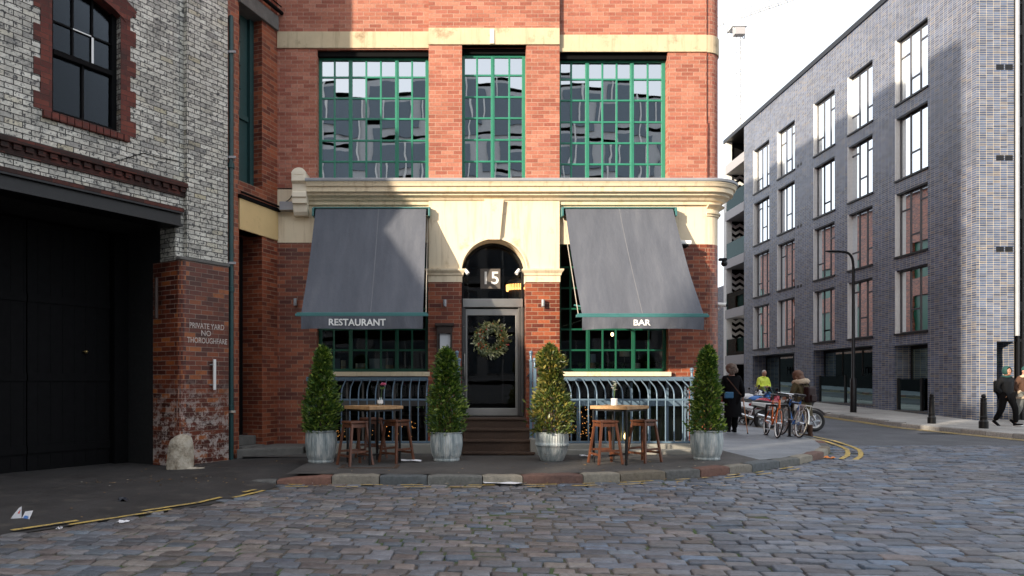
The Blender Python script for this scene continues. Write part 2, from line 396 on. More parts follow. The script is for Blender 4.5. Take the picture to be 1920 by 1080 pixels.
M['asphalt'] = ground_mat('street asphalt', (.085, .09, .10), .62, .5, c2=(.12, .12, .125))
def joint_mat():
    b = NB('sandy joints with moss'); co = b.coord()
    base = b.mix(b.noise(60, co, 5, .7), (.035, .031, .027), (.12, .10, .08))
    base = b.mix(b.ramp(b.noise(1.1, co, 6, .75), [(.51, 0), (.57, .9)]), base, (.04, .075, .016))
    b.p(Base_Color=base, Roughness=.95); b.bump(b.noise(120, co, 4), .6, .01); return b.mat
M['joint'] = joint_mat()
def leaf_mat(name, c1, c2, c3, gl=.38):
    b = NB(name)
    r = b.n('NewGeometry').outputs['Random Per Island']
    base = b.ramp(r, [(0, c1), (.55, c2), (1, c3)])
    base = b.mix(b.ramp(b.noise(7, b.coord(), 3), [(.42, 0), (.6, .6)]), base, b.mix(1.0, base, (1.7, 1.5, .9), 'MULTIPLY'))   # light and shade by clump, painted into the leaf colour
    b.p(Base_Color=base, Roughness=gl, Specular_IOR_Level=.5)
    tr = b.n('BsdfTranslucent', {'Color': b.mix(1.0, base, (1.4, 1.6, .7), 'MULTIPLY')}); mx = b.n('MixShader', {0: .22})
    b.nt.links.new(b.b.outputs[0], mx.inputs[1]); b.nt.links.new(tr.outputs[0], mx.inputs[2]); b.nt.links.new(mx.outputs[0], b.out.inputs[0])
    return b.mat
M['bay_leaf'] = leaf_mat('glossy bay leaf', (.022, .055, .013), (.055, .115, .024), (.22, .29, .07))  # palest stop stands in for highlights on the leaves
M['bay_leaf_bronze'] = leaf_mat('bay leaf with bronze tips', (.032, .055, .016), (.075, .105, .028), (.24, .20, .06))
M['wreath_leaf'] = leaf_mat('silvery wreath leaf', (.07, .10, .045), (.24, .28, .16), (.66, .66, .52), .5)
M['inside_leaf'] = leaf_mat('window box fern leaf', (.03, .07, .025), (.07, .14, .05), (.14, .22, .09), .5)
M['bark'] = paint('twig bark', (.06, .042, .028), .9, var=.3, scale=20)

# ================================================================== THE GROUND
PAVE = 0.12
def sheet(name, pts, z, mat, kind='structure', parent=None):
    return tag(MB().add([(x, y, (z(y) if callable(z) else z)) for x, y in pts], [tuple(range(len(pts)))]).build(name, mat, parent), kind=kind)
def strip(name, x0, x1, ys, z, mat):
    b = MB()
    for a, c in zip(ys, ys[1:]): b.quad((x0, a, z(a)), (x1, a, z(a)), (x1, c, z(c)), (x0, c, z(c)))
    return tag(b.build(name, mat), kind='structure')
YS = [15.7, 22, 30, 40, 55, 70, 300]
strip('ground', -300, 300, [-200, 22, 30, 40, 55, 70, 600], lambda y: prof(y)-.06, M['tarmac'])
strip('side_street', 8.2, 14.2, YS, lambda y: prof(y)-.012, M['asphalt'])
sheet('cobble_bed', [(-9, -1), (24, -1), (24, 15.85), (8.0, 15.85), (-2.3, 9.9), (-2.4, 9.35), (-4.2, 6.3), (-9, 2)], -.013, M['joint'])

KERB = [(-3.05, 9.72), (-2.75, 9.75), (-2.2, 9.79), (.45, 9.73), (1.4, 9.82), (2.3, 10.0), (3.37, 10.38), (4.51, 11.07), (5.57, 11.9), (6.66, 13.0), (7.44, 14.2), (7.97, 15.4), (8.42, 17.0), (8.66, 18.75), (8.75, 20.5), (8.75, 22), (8.75, 70)]
def along(path, step):
    out = [Vector(path[0])]; carry = 0
    for a, b in zip(path, path[1:]):
        a = Vector(a); b = Vector(b); L = (b-a).length; t = step-carry
        while t < L: out.append(a+(b-a)*t/L); t += step
        carry = (carry+L) % step
    return out
def kerb_stones(name, path, widths, z_fn, inner, start_drop=False, fine=True, pal=None):
    b = MB(); b.c = []; pts = along(path, .05); i = 0; rng = random.Random(3)
    pal = pal or [(.105, .105, .10), (.15, .075, .055), (.21, .19, .155), (.085, .095, .10), (.12, .12, .11), (.24, .215, .17), (.14, .078, .062), (.22, .20, .16), (.16, .135, .10)]
    k = 0
    while i < len(pts)-8:
        n = int(rng.choice(widths)/.05); j = min(i+n, len(pts)-1); c = pal[k % len(pal)] if k < 60 else rng.choice(pal); k += 1
        p, q = pts[i], pts[j]; d = (q-p); L = d.length
        if L < .1: break
        d /= L; nr = Vector((-d.y, d.x))*inner
        p = p+d*.007; q = q-d*.007
        top = z_fn((p.y+q.y)/2); dz = rng.uniform(-.006, .006)
        t0 = t1 = top+dz
        if start_drop and p.x < -2.25: t0 = .035 if p.x < -2.7 else .06; t1 = .055 if p.x < -2.7 else .115
        base = top-.24
        s = len(b.f)
        W = nr*.17
        sec = [(0, base), (0, -.022), (.018, -.004), (.05, 0), (.17, 0), (.17, base)]
        N = 6 if fine else 1; st = len(b.v); m = len(sec)
        for a in range(N+1):
            f = a/N; pp = p.lerp(q, f); tz = t0+(t1-t0)*f; pin = .012 if a in (0, N) and fine else 0
            for (o, zz) in sec:
                jit = rng.uniform(-.006, .006) if fine else 0
                zz2 = zz if zz == base else tz+zz-pin+jit*.6
                e = pp+nr*(o+jit)
                b.v.append(Vector((e.x, e.y, zz2)))
        for a in range(N):
            for s2 in range(m-1):
                b.f.append([st+a*m+s2, st+a*m+s2+1, st+(a+1)*m+s2+1, st+(a+1)*m+s2]); b.m.append(0)
        for a in (0, N):
            b.f.append([st+a*m+s2 for s2 in range(m)]); b.m.append(0)
        v = rng.uniform(.8, 1.2)
        b.c += [mul(c, v)]*(len(b.f)-s); i = j
    return tag(b.build(name, M['kerbstone'], smooth=50), kind='structure')
kerb_stones('kerb', KERB, [.55, .65, .7, .75, .85], lambda y: PAVE+prof(y), 1, True)

def offset(path, d):
    out = []
    for i, p in enumerate(path):
        p = Vector(p); a = Vector(path[max(0, i-1)]); c = Vector(path[min(len(path)-1, i+1)]); t = (c-a).normalized()
        out.append((p.x-t.y*d, p.y+t.x*d))
    return out
IN = offset(KERB, .16)
pz = lambda y: PAVE+prof(y)-.003
front = [p for p in IN if p[0] < 5.0]
sheet('pavement', [(-2.3, 9.9)]+[p for p in front if p[0] > -2.25]+[(5.0, 11.75), (5.0, 12.6), (5.0, 14.2), (-3.6, 14.2), (-3.6, 12.2), (-2.3, 12.2)], PAVE-.003, M['pavement'])
sheet('corner_pavement', [(5.0, 11.75)]+[p for p in IN if p[0] >= 5.0 and p[1] < 22]+[(8.59, 22), (5.0, 22)], PAVE-.003, M['pave_blue'])
strip('side_pavement', 4.9, 8.6, [22, 30, 40, 55, 70], pz, M['pave_blue'])

# tarmac apron in front of the old yard entrance, rising gently to the pavement
def yel(x):      # the line where tarmac meets setts
    pts = [(-12, -.2), (-9, 2.0), (-6.0, 4.3), (-4.06, 6.44), (-2.72, 8.2), (-2.35, 9.3), (-2.29, 9.72)]
    for (a, b), (c, d) in zip(pts, pts[1:]):
        if a <= x <= c: return b+(d-b)*(x-a)/(c-a)
    return pts[-1][1]
def apron_z(x, y):
    d = y-yel(x)
    return PAVE*.95*smoothstep(.1, 3.2, d)*(.35+.65*smoothstep(-5.2, -2.4, x))+.012*noise.noise(Vector((x*.8, y*.8, 0)))*smoothstep(0, .5, d)-.004
b = MB(); xs = [-12+.25*i for i in range(39)]+[-2.29]; g = []
for x in xs:
    y0 = yel(x); row = [(x, y0+(16-y0)*(j/40)**1.35) for j in range(41)]; g.append(row)
for i in range(len(xs)-1):
    for j in range(40):
        q = [g[i][j], g[i+1][j], g[i+1][j+1], g[i][j+1]]
        b.quad(*[(x, y, apron_z(x, y)) for x, y in q])
tag(b.build('apron', M['tarmac'], smooth=60), kind='structure')

# granite setts, stone by stone, laid in uneven courses
def in_setts(x, y):
    if x < -8.5 or x > 22 or y < 1.0 or y > 15.78: return False
    if x < -2.29 and y > yel(max(x, -12)): return False
    if x <= 7.95 and y > 9:
        for (a, c), (d, e) in zip(KERB, KERB[1:]):
            if a <= x <= d and y > c+(e-c)*(x-a)/(d-a)-.06: return False
    return True
b = MB(); b.c = []; rng = random.Random(11)
pal = [mul(q, 1.08) for q in [(.12, .122, .135), (.112, .126, .15), (.14, .125, .122), (.105, .13, .16), (.135, .138, .15), (.16, .148, .14), (.09, .10, .118), (.13, .115, .115), (.15, .152, .162)]]
y = -1.0; row = 0; ang = R(-5)
ca, sa = math.cos(ang), math.sin(ang)
while y < 20:
    h = rng.uniform(.13, .16)
    x = -14+rng.uniform(0, .2)
    while x < 24:
        far = x > .5
        L = rng.uniform(.17, .26) if not far else rng.uniform(.20, .33)
        cx, cy = x+L/2, y+h/2+.05*math.sin(x*.55+1.3)+.012*math.sin(x*1.9+row*.7)
        wx, wy = cx*ca-cy*sa, cx*sa+cy*ca
        x += L
        if not in_setts(wx, wy): continue
        gp = rng.uniform(.005, .013); a, d = L/2-gp, h/2-gp
        rot = ang+rng.gauss(0, .018); cr, sr = math.cos(rot), math.sin(rot)
        z = rng.gauss(0, .005)+.012*noise.noise(Vector((wx*.5, wy*.5, 3))); tx, ty = rng.gauss(0, .02), rng.gauss(0, .03)
        c = rng.choice(pal); q_ = smoothstep(-2, 4, wx+rng.gauss(0, 1.5)); c = (c[0]*(1.04-.16*q_), c[1]*(.99-.02*q_), c[2]*(.95+.15*q_)); v = rng.uniform(.62, 1.32); c = mul(c, v)  # bluer towards the right, imitating sheen in the stone colour
        k = .16*min(a, d); ring = [(-a+k, -d), (a-k, -d), (a, -d+k), (a, d-k), (a-k, d), (-a+k, d), (-a, d-k), (-a, -d+k)]
        ring = [(u+rng.uniform(-.010, .010), w_+rng.uniform(-.008, .008)) for u, w_ in ring]
        st = len(b.v)
        for sc, dz in ((1.0, -.07), (1.0, -.009), (.96, -.001), (.80, .003)):
            for u, w_ in ring:
                uu, ww = u*sc, w_*(sc if sc == 1 else sc-.04)
                b.v.append(Vector((wx+uu*cr-ww*sr, wy+uu*sr+ww*cr, z+dz+tx*uu+ty*ww)))
        n0 = len(b.f)
        for q in range(3):
            for e in range(8):
                b.f.append([st+q*8+e, st+q*8+(e+1) % 8, st+(q+1)*8+(e+1) % 8, st+(q+1)*8+e]); b.m.append(0)
        b.f.append([st+24+e for e in range(8)]); b.m.append(0)
        b.c += [c]*(len(b.f)-n0)
    y += h; row += 1
tag(b.build('cobblestones', M['sett'], smooth=55), kind='structure')

# worn double yellow lines
def line_dashes(name, path, gaps, wdt, zf, rng):
    pts = along(path, .06); b = MB(); i = 0
    while i < len(pts)-3:
        n = rng.randint(*gaps[0]); j = min(i+n, len(pts)-1)
        for k in range(i, j):
            p, q = pts[k], pts[k+1]; t = (q-p).normalized(); nn = Vector((-t.y, t.x))
            w0, w1 = [wdt/2*(1+.3*noise.noise(Vector((pts[e].x*5, pts[e].y*5, wdt*60)))) for e in (k, k+1)]
            b.quad((*(p-nn*w0), zf(*p)), (*(p+nn*w0), zf(*p)), (*(q+nn*w1), zf(*q)), (*(q-nn*w1), zf(*q)))
        i = j+rng.randint(*gaps[1])
    return tag(b.build(name, M['yellow']), kind='structure')
rng = random.Random(5)
lp = [(x, yel(x)) for x in [-7+.3*i for i in range(16)]+[-2.4]]
az = lambda x, y: max(apron_z(x, y), 0)+.014
for d in (-.02, .13):
    line_dashes('yellow_line', offset(lp, d), ((5, 18), (4, 16)), .065, az, rng)
near = [p for p in KERB if p[0] > -2.5 and p[1] < 13]
for d in (-.16, -.34):
    line_dashes('yellow_line', offset(near, d), ((2, 9), (4, 14)), .045, lambda x, y: .014, rng)
corner = [(6.66, 13.0), (7.1, 13.6), (7.44, 14.2), (7.75, 14.8), (7.97, 15.4), (8.2, 16.2), (8.42, 17.0), (8.6, 18.2), (8.7, 19.4), (8.75, 22), (8.75, 60)]
for d in (-.30, -.52):
    line_dashes('yellow_line', offset(corner, d), ((14, 40), (0, 1)), .085, lambda x, y: prof(y)+.016, rng)

# far pavement
OK = [(13.9, 70), (13.9, 30), (13.9, 22), (13.9, 17.4), (14.05, 16.5), (14.6, 15.9), (15.6, 15.6), (40, 15.6)]
kerb_stones('kerb', OK, [.9], lambda y: PAVE+prof(y), 1, False, False, [(.30, .29, .27), (.26, .255, .24), (.33, .31, .28)])
b = MB()
for a, c in ((18, 22), (22, 30), (30, 40), (40, 55), (55, 70)): b.quad((14.05, a, pz(a)), (60, a, pz(a)), (60, c, pz(c)), (14.05, c, pz(c)))
b.add([(x, yy, PAVE-.003) for x, yy in [(14.05, 18), (14.05, 17.4), (14.2, 16.6), (14.7, 16.05), (15.6, 15.76), (60, 15.76), (60, 18)]], [tuple(range(7))])
tag(b.build('far_pavement', M['flag']), kind='structure')
far_line = [(x, y) for x, y in OK[:-1]]
line_dashes('yellow_line', offset(far_line, -.22), ((30, 60), (0, 1)), .09, lambda x, y: prof(y)+.006, rng)
line_dashes('yellow_line', offset(far_line, -.42), ((30, 60), (0, 1)), .09, lambda x, y: prof(y)+.006, rng)
b = MB()
for k in range(18):                                        # drain grating in the gutter
    b.box(12.6+k*.06, 12.625+k*.06, 19.35, 19.55, -.010, -.003)
tag(thing('drain_grate', 'black slotted drain grate in the asphalt of the side street', 'drain', (13.1, 19.4, 0)))
b.build('grating', M['black'], bpy.data.objects['drain_grate'])

# ================================================================== THE RESTAURANT
rest = thing('restaurant_building', 'red brick corner restaurant with cream fascia, stone band and tall green windows', 'building', (0, 13.5, 0))
X0, XM0, XM1, X1 = -3.3, FX(804), FX(1048), 4.75
MID = lambda u, d, z: Vector((u, 13.42+d, z))
TOP = 17.5
W1 = (FX(595), XM0, FZ(336), FZ(93)); W2 = (FX(866), FX(986), FZ(336), FZ(88)); W3 = (XM1, FX(1252), FZ(340), FZ(98))
# upper brickwork in three bays, the middle one standing slightly proud
b = MB()
b.wall(FRONT, X0, XM0, 5.0, TOP, [W1], .2)
b.wall(MID, XM0, XM1, 5.0, TOP, [W2], .28)
b.wall(FRONT, XM1, X1, 5.0, TOP, [W3], .2)
for x in (XM0, XM1): b.quad((x, 13.42, 5.0), (x, 13.7, 5.0), (x, 13.7, TOP), (x, 13.42, TOP))
CORN = arc(X1, 13.8, .3, -math.pi/2, 0, 8)
for (a, c), (d, e) in zip(CORN, CORN[1:]): b.quad((a, c, 5.0), (d, e, 5.0), (d, e, TOP), (a, c, TOP))
b.quad((5.05, 13.8, PAVE), (5.05, 34, PAVE), (5.05, 34, TOP), (5.05, 13.8, TOP))
b.build('upper_wall', M['brick_upper'], rest)
b = MB().box(X0-.6, 5.05, 13.9, 34, TOP, TOP+.15); b.quad((X0, 14.2, 5), (X0, 34, 5), (X0, 34, TOP), (X0, 14.2, TOP)); b.quad((X0, 34, 0), (5.05, 34, 0), (5.05, 34, TOP), (X0, 34, TOP))
b.build('roof', M['lead'], rest)
# stone band
b = MB()
b.box(X0, XM0, 13.475, 13.6, FZ(91), FZ(60)); b.box(XM0, XM1, 13.395, 13.55, FZ(88), FZ(57)); b.box(XM1, X1, 13.475, 13.6, FZ(98), FZ(66))
b.sweep([(X1+.002, 13.5)]+CORN[1:]+[(5.05, 16)], [(0, FZ(99)), (.022, FZ(99)), (.022, FZ(66)), (0, FZ(66))])
b.build('stone_band', M['stone_band'], rest, bevel=.008)
b = MB().box(FX(918), FX(926), 13.38, 13.41, FZ(87), FZ(60)); b.build('band_patch', M['cream_light'], rest)
# ground floor: glazed brick piers, arched cream middle, cream fascia
G1 = (FX(595), FX(803), FZ(697), FZ(455)); G2 = (XM1, FX(1253), FZ(697), FZ(455))
B1 = (FX(582), FX(803), .1, FZ(715)); B2 = (XM1, FX(1298), .1, FZ(715))
b = MB()
b.wall(FRONT, X0, FX(803), -.1, FZ(455), [(*G1, .22), (*B1, .3)])
b.wall(FRONT, XM1, X1, -.1, FZ(458), [(*G2, .22), (*B2, .3)])
AX, AR = FX(925.5), .6
for x0, x1 in ((FX(803), AX-AR), (AX+AR, XM1)):
    b.wall(MID, x0, x1, -.1, FZ(529))
    b.quad((x0, 13.42, -.1), (x0, 13.7, -.1), (x0, 13.7, FZ(529)), (x0, 13.42, FZ(529))); b.quad((x1, 13.42, -.1), (x1, 13.95, -.1), (x1, 13.95, FZ(529)), (x1, 13.42, FZ(529)))
b.quad((AX-AR, 13.42, -.1), (AX-AR, 13.95, -.1), (AX-AR, 13.95, FZ(529)), (AX-AR, 13.42, FZ(529)))
for (a, c), (d, e) in zip(CORN, CORN[1:]): b.quad((a, c, 0), (d, e, 0), (d, e, FZ(458)), (a, c, FZ(458)))
b.build('lower_wall', M['brick_glazed'], rest)
b = MB()
zt = 5.02
b.wall(FRONT, X0, FX(595), FZ(455)+.001, zt); b.wall(FRONT, FX(595), XM0, FZ(455)+.001, zt); b.wall(FRONT, XM1, X1, FZ(458)+.001, zt)
for (a, c), (d, e) in zip(CORN, CORN[1:]): b.quad((a, c, FZ(458)), (d, e, FZ(458)), (d, e, zt), (a, c, zt))
b.quad((5.05, 13.8, FZ(458)), (5.05, 16, FZ(458)), (5.05, 16, zt), (5.05, 13.8, zt), 0)
SP = FZ(510)
arcp = arc(AX, SP, AR, math.pi, 0, 28)
for (a, c), (d, e) in zip(arcp, arcp[1:]):
    b.quad(MID(a, 0, c), MID(d, 0, e), MID(d, 0, zt), MID(a, 0, zt)); b.quad(MID(a, 0, c), MID(a, .5, c), MID(d, .5, e), MID(d, 0, e))
for x0, x1 in ((XM0, AX-AR), (AX+AR, XM1)):
    b.wall(MID, x0, x1, FZ(529)+.001, zt)
b.quad(MID(AX-AR, 0, FZ(529)), MID(AX-AR, .5, FZ(529)), MID(AX-AR, .5, SP), MID(AX-AR, 0, SP)); b.quad(MID(AX+AR, 0, FZ(529)), MID(AX+AR, .5, FZ(529)), MID(AX+AR, .5, SP), MID(AX+AR, 0, SP))
for x in (XM0, XM1): b.quad((x, 13.42, FZ(529)), (x, 13.55, FZ(529)), (x, 13.55, zt), (x, 13.42, zt))
b.build('fascia', M['cream'], rest)
b = MB()                                                    # moulding round the arch
n = len(arcp)
for r0, r1, d in ((.60, .632, -.028), (.632, .655, -.014)):
    p0 = arc(AX, SP, r0, math.pi, 0, 28); p1 = arc(AX, SP, r1, math.pi, 0, 28)
    for i in range(n-1):
        b.quad(MID(p0[i][0], d, p0[i][1]), MID(p0[i+1][0], d, p0[i+1][1]), MID(p1[i+1][0], d, p1[i+1][1]), MID(p1[i][0], d, p1[i][1]))
        b.quad(MID(p1[i][0], d, p1[i][1]), MID(p1[i+1][0], d, p1[i+1][1]), MID(p1[i+1][0], .02, p1[i+1][1]), MID(p1[i][0], .02, p1[i][1]))
        b.quad(MID(p0[i][0], d, p0[i][1]), MID(p0[i+1][0], d, p0[i+1][1]), MID(p0[i+1][0], .05, p0[i+1][1]), MID(p0[i][0], .05, p0[i][1]))
b.build('arch_moulding', M['cream'], rest)
MB().prism([(AX-.10, SP+.59), (AX+.10, SP+.59), (AX+.17, FZ(378)), (AX-.17, FZ(378))], MID, -.07, .04).build('keystone', M['cream'], rest, bevel=.008)
def impost(x0, x1):
    path = [(x0, 13.50), (x0, 13.42), (x1, 13.42), (x1, 13.52)]
    b = MB().sweep(path[::1], [(0, FZ(530)), (.012, FZ(530)), (.012, FZ(519)), (.03, FZ(517)), (.035, FZ(514)), (.07, FZ(509)), (.075, FZ(506)), (0, FZ(505))])
    return b.build('impost', M['cream'], rest)
impost(XM0+.0, AX-AR); impost(AX+AR, XM1)
# cornice swept round the rounded corner
b = MB().sweep([(FX(580), 13.5), (XM0, 13.5), (XM1, 13.5), (X1, 13.5)]+CORN[1:]+[(5.05, 17)],
   [(0, 4.70), (.05, 4.70), (.06, 4.76), (.10, 4.77), (.13, 4.81), (.20, 4.84), (.21, 4.88), (.27, 4.89), (.28, 4.97), (.31, 4.98), (.33, 5.03), (.34, 5.035), (.34, 5.055), (0, 5.06)])
b.build('cornice', M['cream'], rest, smooth=25)
MB().sweep([(FX(580)-.01, 13.5), (X1, 13.5)]+CORN[1:]+[(5.05, 17)], [(0, 5.062), (.36, 5.062), (.365, 5.10), (.34, 5.12), (0, 5.16)]).build('cornice_flashing', M['lead'], rest)
b = MB().sweep([(X1-.01, 13.5)]+CORN[1:]+[(5.05, 15)], [(0, 4.50), (.02, 4.50), (.025, 4.53), (.05, 4.54), (.055, 4.57), (.02, 4.58), (.02, 4.63), (.12, 4.69), (0, 4.69)])
b.build('corner_capital', M['cream'], rest, smooth=25)
# scrolled console at the left end of the cornice
cx0, cx1 = FX(554), FX(580)
b = MB()
SIDE = lambda u, d, z: Vector((cx0+d, 13.5-u, z))
sideprof = [(0, FZ(407)), (.12, FZ(407)), (.17, FZ(401)), (.20, FZ(390)), (.205, FZ(388)), (.26, FZ(387)), (.27, FZ(378)), (.30, FZ(376)), (.30, FZ(368)), (.26, FZ(366)), (.27, FZ(352)), (.30, FZ(350)), (.33, FZ(348)), (.33, FZ(333)), (0, FZ(333))]
b.prism(sideprof, SIDE, 0, cx1-cx0)
cc = (cx0+cx1)/2
FR = lambda u, d, z: Vector((u, 13.17+d, z))
b.prism([(cx0-.012, FZ(333))]+arc(cc, FZ(338), .142, math.pi*.9, math.pi*.1, 14)+[(cx1+.012, FZ(333))], FR, 0, .33)
b.prism(arc(cc, FZ(336), .085, math.pi, 0, 12), FR, -.012, .01)
b.box(cx0+.03, cx1-.03, 13.158, 13.18, FZ(348), FZ(338))
b.build('console_bracket', M['cream_light'], rest, bevel=.006)
b = MB().box(FX(527), FX(554)-.005, 13.36, 13.498, FZ(397), FZ(381)); b.build('junction_box', M['grey_box'], rest, bevel=.01)
MB().tube(bez((FX(532), 13.48, FZ(380)), (FX(545), 13.46, FZ(378)), (FX(551), 13.45, FZ(368)), (FX(552), 13.47, FZ(352))), .008, 6).build('cable', M['black'], rest)
# sills
for x0, x1 in ((FX(592), FX(806)), (XM1+.003, FX(1256))):
    MB().box(x0, x1, 13.40, 13.72, FZ(705.5), FZ(697.2)).build('window_sill', M['cream'], rest, bevel=.008)
# pipe in the joint beside the rounded corner
MB().tube([(FX(1326), 13.475, FZ(338)), (FX(1326), 13.475, FZ(230))], .012, 6).tube([(FX(1325), 13.485, FZ(232)), (FX(1325), 13.485, 12)], .008, 6).build('wall_cable', M['brick_trim'], rest)

def grid_window(name, xs, ys, thick, Y, m, pane, parent, bar=.035, wide=.07, dep=.06, label=None, ball=True):
    """glazing bars at photo columns xs and rows ys; thick marks the wide mullions"""
    X = [FX(x) for x in xs]; Z = [FZ(y) for y in ys]; b = MB()
    for i, x in enumerate(X):
        ww = wide if (i in thick or i in (0, len(X)-1)) else bar
        d = dep*(1.0 if i in thick or i in (0, len(X)-1) else .62)
        b.box(x-ww/2, x+ww/2, Y-d/2, Y+d/2, min(Z), max(Z))
        if i in thick: b.box(x-.007, x+.007, Y-d/2-.008, Y-d/2+.001, min(Z), max(Z))
    for j, z in enumerate(Z):
        edge = j in (0, len(Z)-1); ww = (.06 if edge else bar); d = dep*(.94 if edge else .56)
        b.box(min(X), max(X), Y-d/2, Y+d/2, z-ww/2, z+ww/2)
    f = b.build(name, m, parent, bevel=.004, segs=1, label=label)
    g = MB()                                               # each old pane leans a hair differently
    rg = random.Random(len(X)*100+int(X[0]*10))
    for a, c in zip(X, X[1:]):
        for e, h in zip(Z, Z[1:]):
            tx, tz = rg.gauss(0, .006)*(c-a)/2, rg.gauss(0, .006)*(h-e)/2
            g.quad((a, Y-tx-tz, h), (c, Y+tx-tz, h), (c, Y+tx+tz, e), (a, Y-tx+tz, e))
    g.build('pane', pane, f)
    return f
grid_window('window', [597.5, 624.8, 655, 684.8, 712.6, 743, 771.8, 800.5], [103, 138, 178, 217, 258, 298, 338], (2, 5), 13.68, M['green'], M['glass_up'], rest)
grid_window('window', [868.5, 895, 924.5, 956, 983.5], [100, 136, 177, 217, 258, 299, 338], (2,), 13.64, M['green'], M['glass_up'], rest)
grid_window('window', [1050.5, 1073.7, 1104, 1133, 1160, 1189, 1219, 1248.5], [107, 142, 182, 223, 263, 303, 342], (2, 5), 13.68, M['green'], M['glass_up'], rest)
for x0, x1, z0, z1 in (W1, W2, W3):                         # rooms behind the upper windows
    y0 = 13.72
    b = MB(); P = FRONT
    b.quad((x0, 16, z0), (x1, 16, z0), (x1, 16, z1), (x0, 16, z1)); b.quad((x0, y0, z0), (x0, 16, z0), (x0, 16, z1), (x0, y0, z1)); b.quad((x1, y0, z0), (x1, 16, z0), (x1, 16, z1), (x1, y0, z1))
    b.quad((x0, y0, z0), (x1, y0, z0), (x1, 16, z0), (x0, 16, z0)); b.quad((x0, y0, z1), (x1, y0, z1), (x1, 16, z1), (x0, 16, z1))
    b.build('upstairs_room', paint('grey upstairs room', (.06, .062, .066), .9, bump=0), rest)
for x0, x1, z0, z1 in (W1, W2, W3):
    MB().box(x0+.002, x1-.002, 13.56, 13.63, z1-.10, z1-.002).build('lintel_and_shade_bar', M['black'], rest)  # black strip added for the dark shade under each soffit
rows = [455, 498.6, 538, 577.5, 616.5, 656, 694]
grid_window('shop_window', [598, 623.5, 655.5, 685, 712.6, 743, 771.8, 800.5], rows, (2, 5), 13.66, M['green_dark'], M['glass_dark'], rest)
grid_window('shop_window', [1050.5, 1072, 1105, 1133, 1158, 1191, 1220, 1250.5], rows, (2, 5), 13.66, M['green_dark'], M['glass_dark'], rest)
# dining room behind the ground-floor glass
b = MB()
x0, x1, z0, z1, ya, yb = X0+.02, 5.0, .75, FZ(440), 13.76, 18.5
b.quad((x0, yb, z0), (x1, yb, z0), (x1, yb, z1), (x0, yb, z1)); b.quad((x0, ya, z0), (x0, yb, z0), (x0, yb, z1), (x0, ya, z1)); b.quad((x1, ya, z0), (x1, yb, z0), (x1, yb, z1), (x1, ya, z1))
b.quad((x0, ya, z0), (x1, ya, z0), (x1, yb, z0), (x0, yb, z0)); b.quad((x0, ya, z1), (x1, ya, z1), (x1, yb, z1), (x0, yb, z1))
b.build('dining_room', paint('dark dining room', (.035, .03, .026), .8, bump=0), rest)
for x0, x1 in ((FX(596), FX(802)), (XM1+.01, FX(1252))):
    MB().box(x0, x1, 13.70, 14.05, FZ(699), FZ(696)).build('inner_sill', M['brown_frame'], rest)
# basement windows behind the railings
for k, (x0, x1) in enumerate(((B1[0], B1[1]), (B2[0], B2[1]))):
    b = MB(); z1 = FZ(717)
    ztr = FZ(757)
    b.box(x0+.004, x1-.004, 13.72, 13.80, ztr-.05, ztr+.05)
    for i in range(8):
        x = x0+.05+(x1-x0-.1)*i/7; b.box(x-.02, x+.02, 13.735, 13.785, .12, z1)
    f = b.build('basement_window', M['rail_blue'] if k else M['steel_dark'], rest)
    MB().quad((x0, 13.765, .1), (x1, 13.765, .1), (x1, 13.765, z1), (x0, 13.765, z1)).build('pane', M['glass_dark'], f)
    b = MB(); yb = 15.2
    b.quad((x0-.3, yb, 0), (x1+.3, yb, 0), (x1+.3, yb, 1.5), (x0-.3, yb, 1.5)); b.quad((x0, 13.8, .08), (x1, 13.8, .08), (x1, yb, .08), (x0, yb, .08)); b.quad((x0, 13.8, 1.4), (x1, 13.8, 1.4), (x1, yb, 1.4), (x0, yb, 1.4))
    for x in (x0, x1): b.quad((x, 13.8, 0), (x, yb, 0), (x, yb, 1.4), (x, 13.8, 1.4))
    b.build('basement_room', M['void'], rest)
    rg = random.Random(4+k); b = MB()                       # warm beads glimpsed inside; the left ones imitate amber reflections
    xr = ((x0+.1, x1-.15) if k == 0 else (x0+.05, x0+.75))
    for i in range(60 if k == 0 else 110):
        x = rg.uniform(*xr); z = rg.uniform(.3, .62) if k == 0 else rg.uniform(.3, .95)
        b.ball((x, rg.uniform(13.9, 14.3), z), rg.uniform(.004, .009), 5)
    b.build('beads_and_glints', M['amber_dim'], rest)
    if k:
        b = MB(); xa = x0+1.0; n = 60
        for i in range(n):
            u0, u1 = xa+(x1-xa)*i/n, xa+(x1-xa)*(i+1)/n
            b.quad((u0, 13.95+.03*math.sin(i*1.1), .1), (u1, 13.95+.03*math.sin((i+1)*1.1), .1), (u1, 13.95+.03*math.sin((i+1)*1.1), .95), (u0, 13.95+.03*math.sin(i*1.1), .95))
        b.build('curtain', paint('olive net curtain', (.20, .22, .15), .9, var=.3), rest)
# sloping blue lead apron under each sill
for x0, x1 in ((FX(575), FX(806)), (XM1-.3, FX(1300))):
    MB().box(x0, x1, 13.44, 13.498, FZ(714.5), FZ(706.5)).build('rail_plate', M['rail_blue'], rest, bevel=.004)

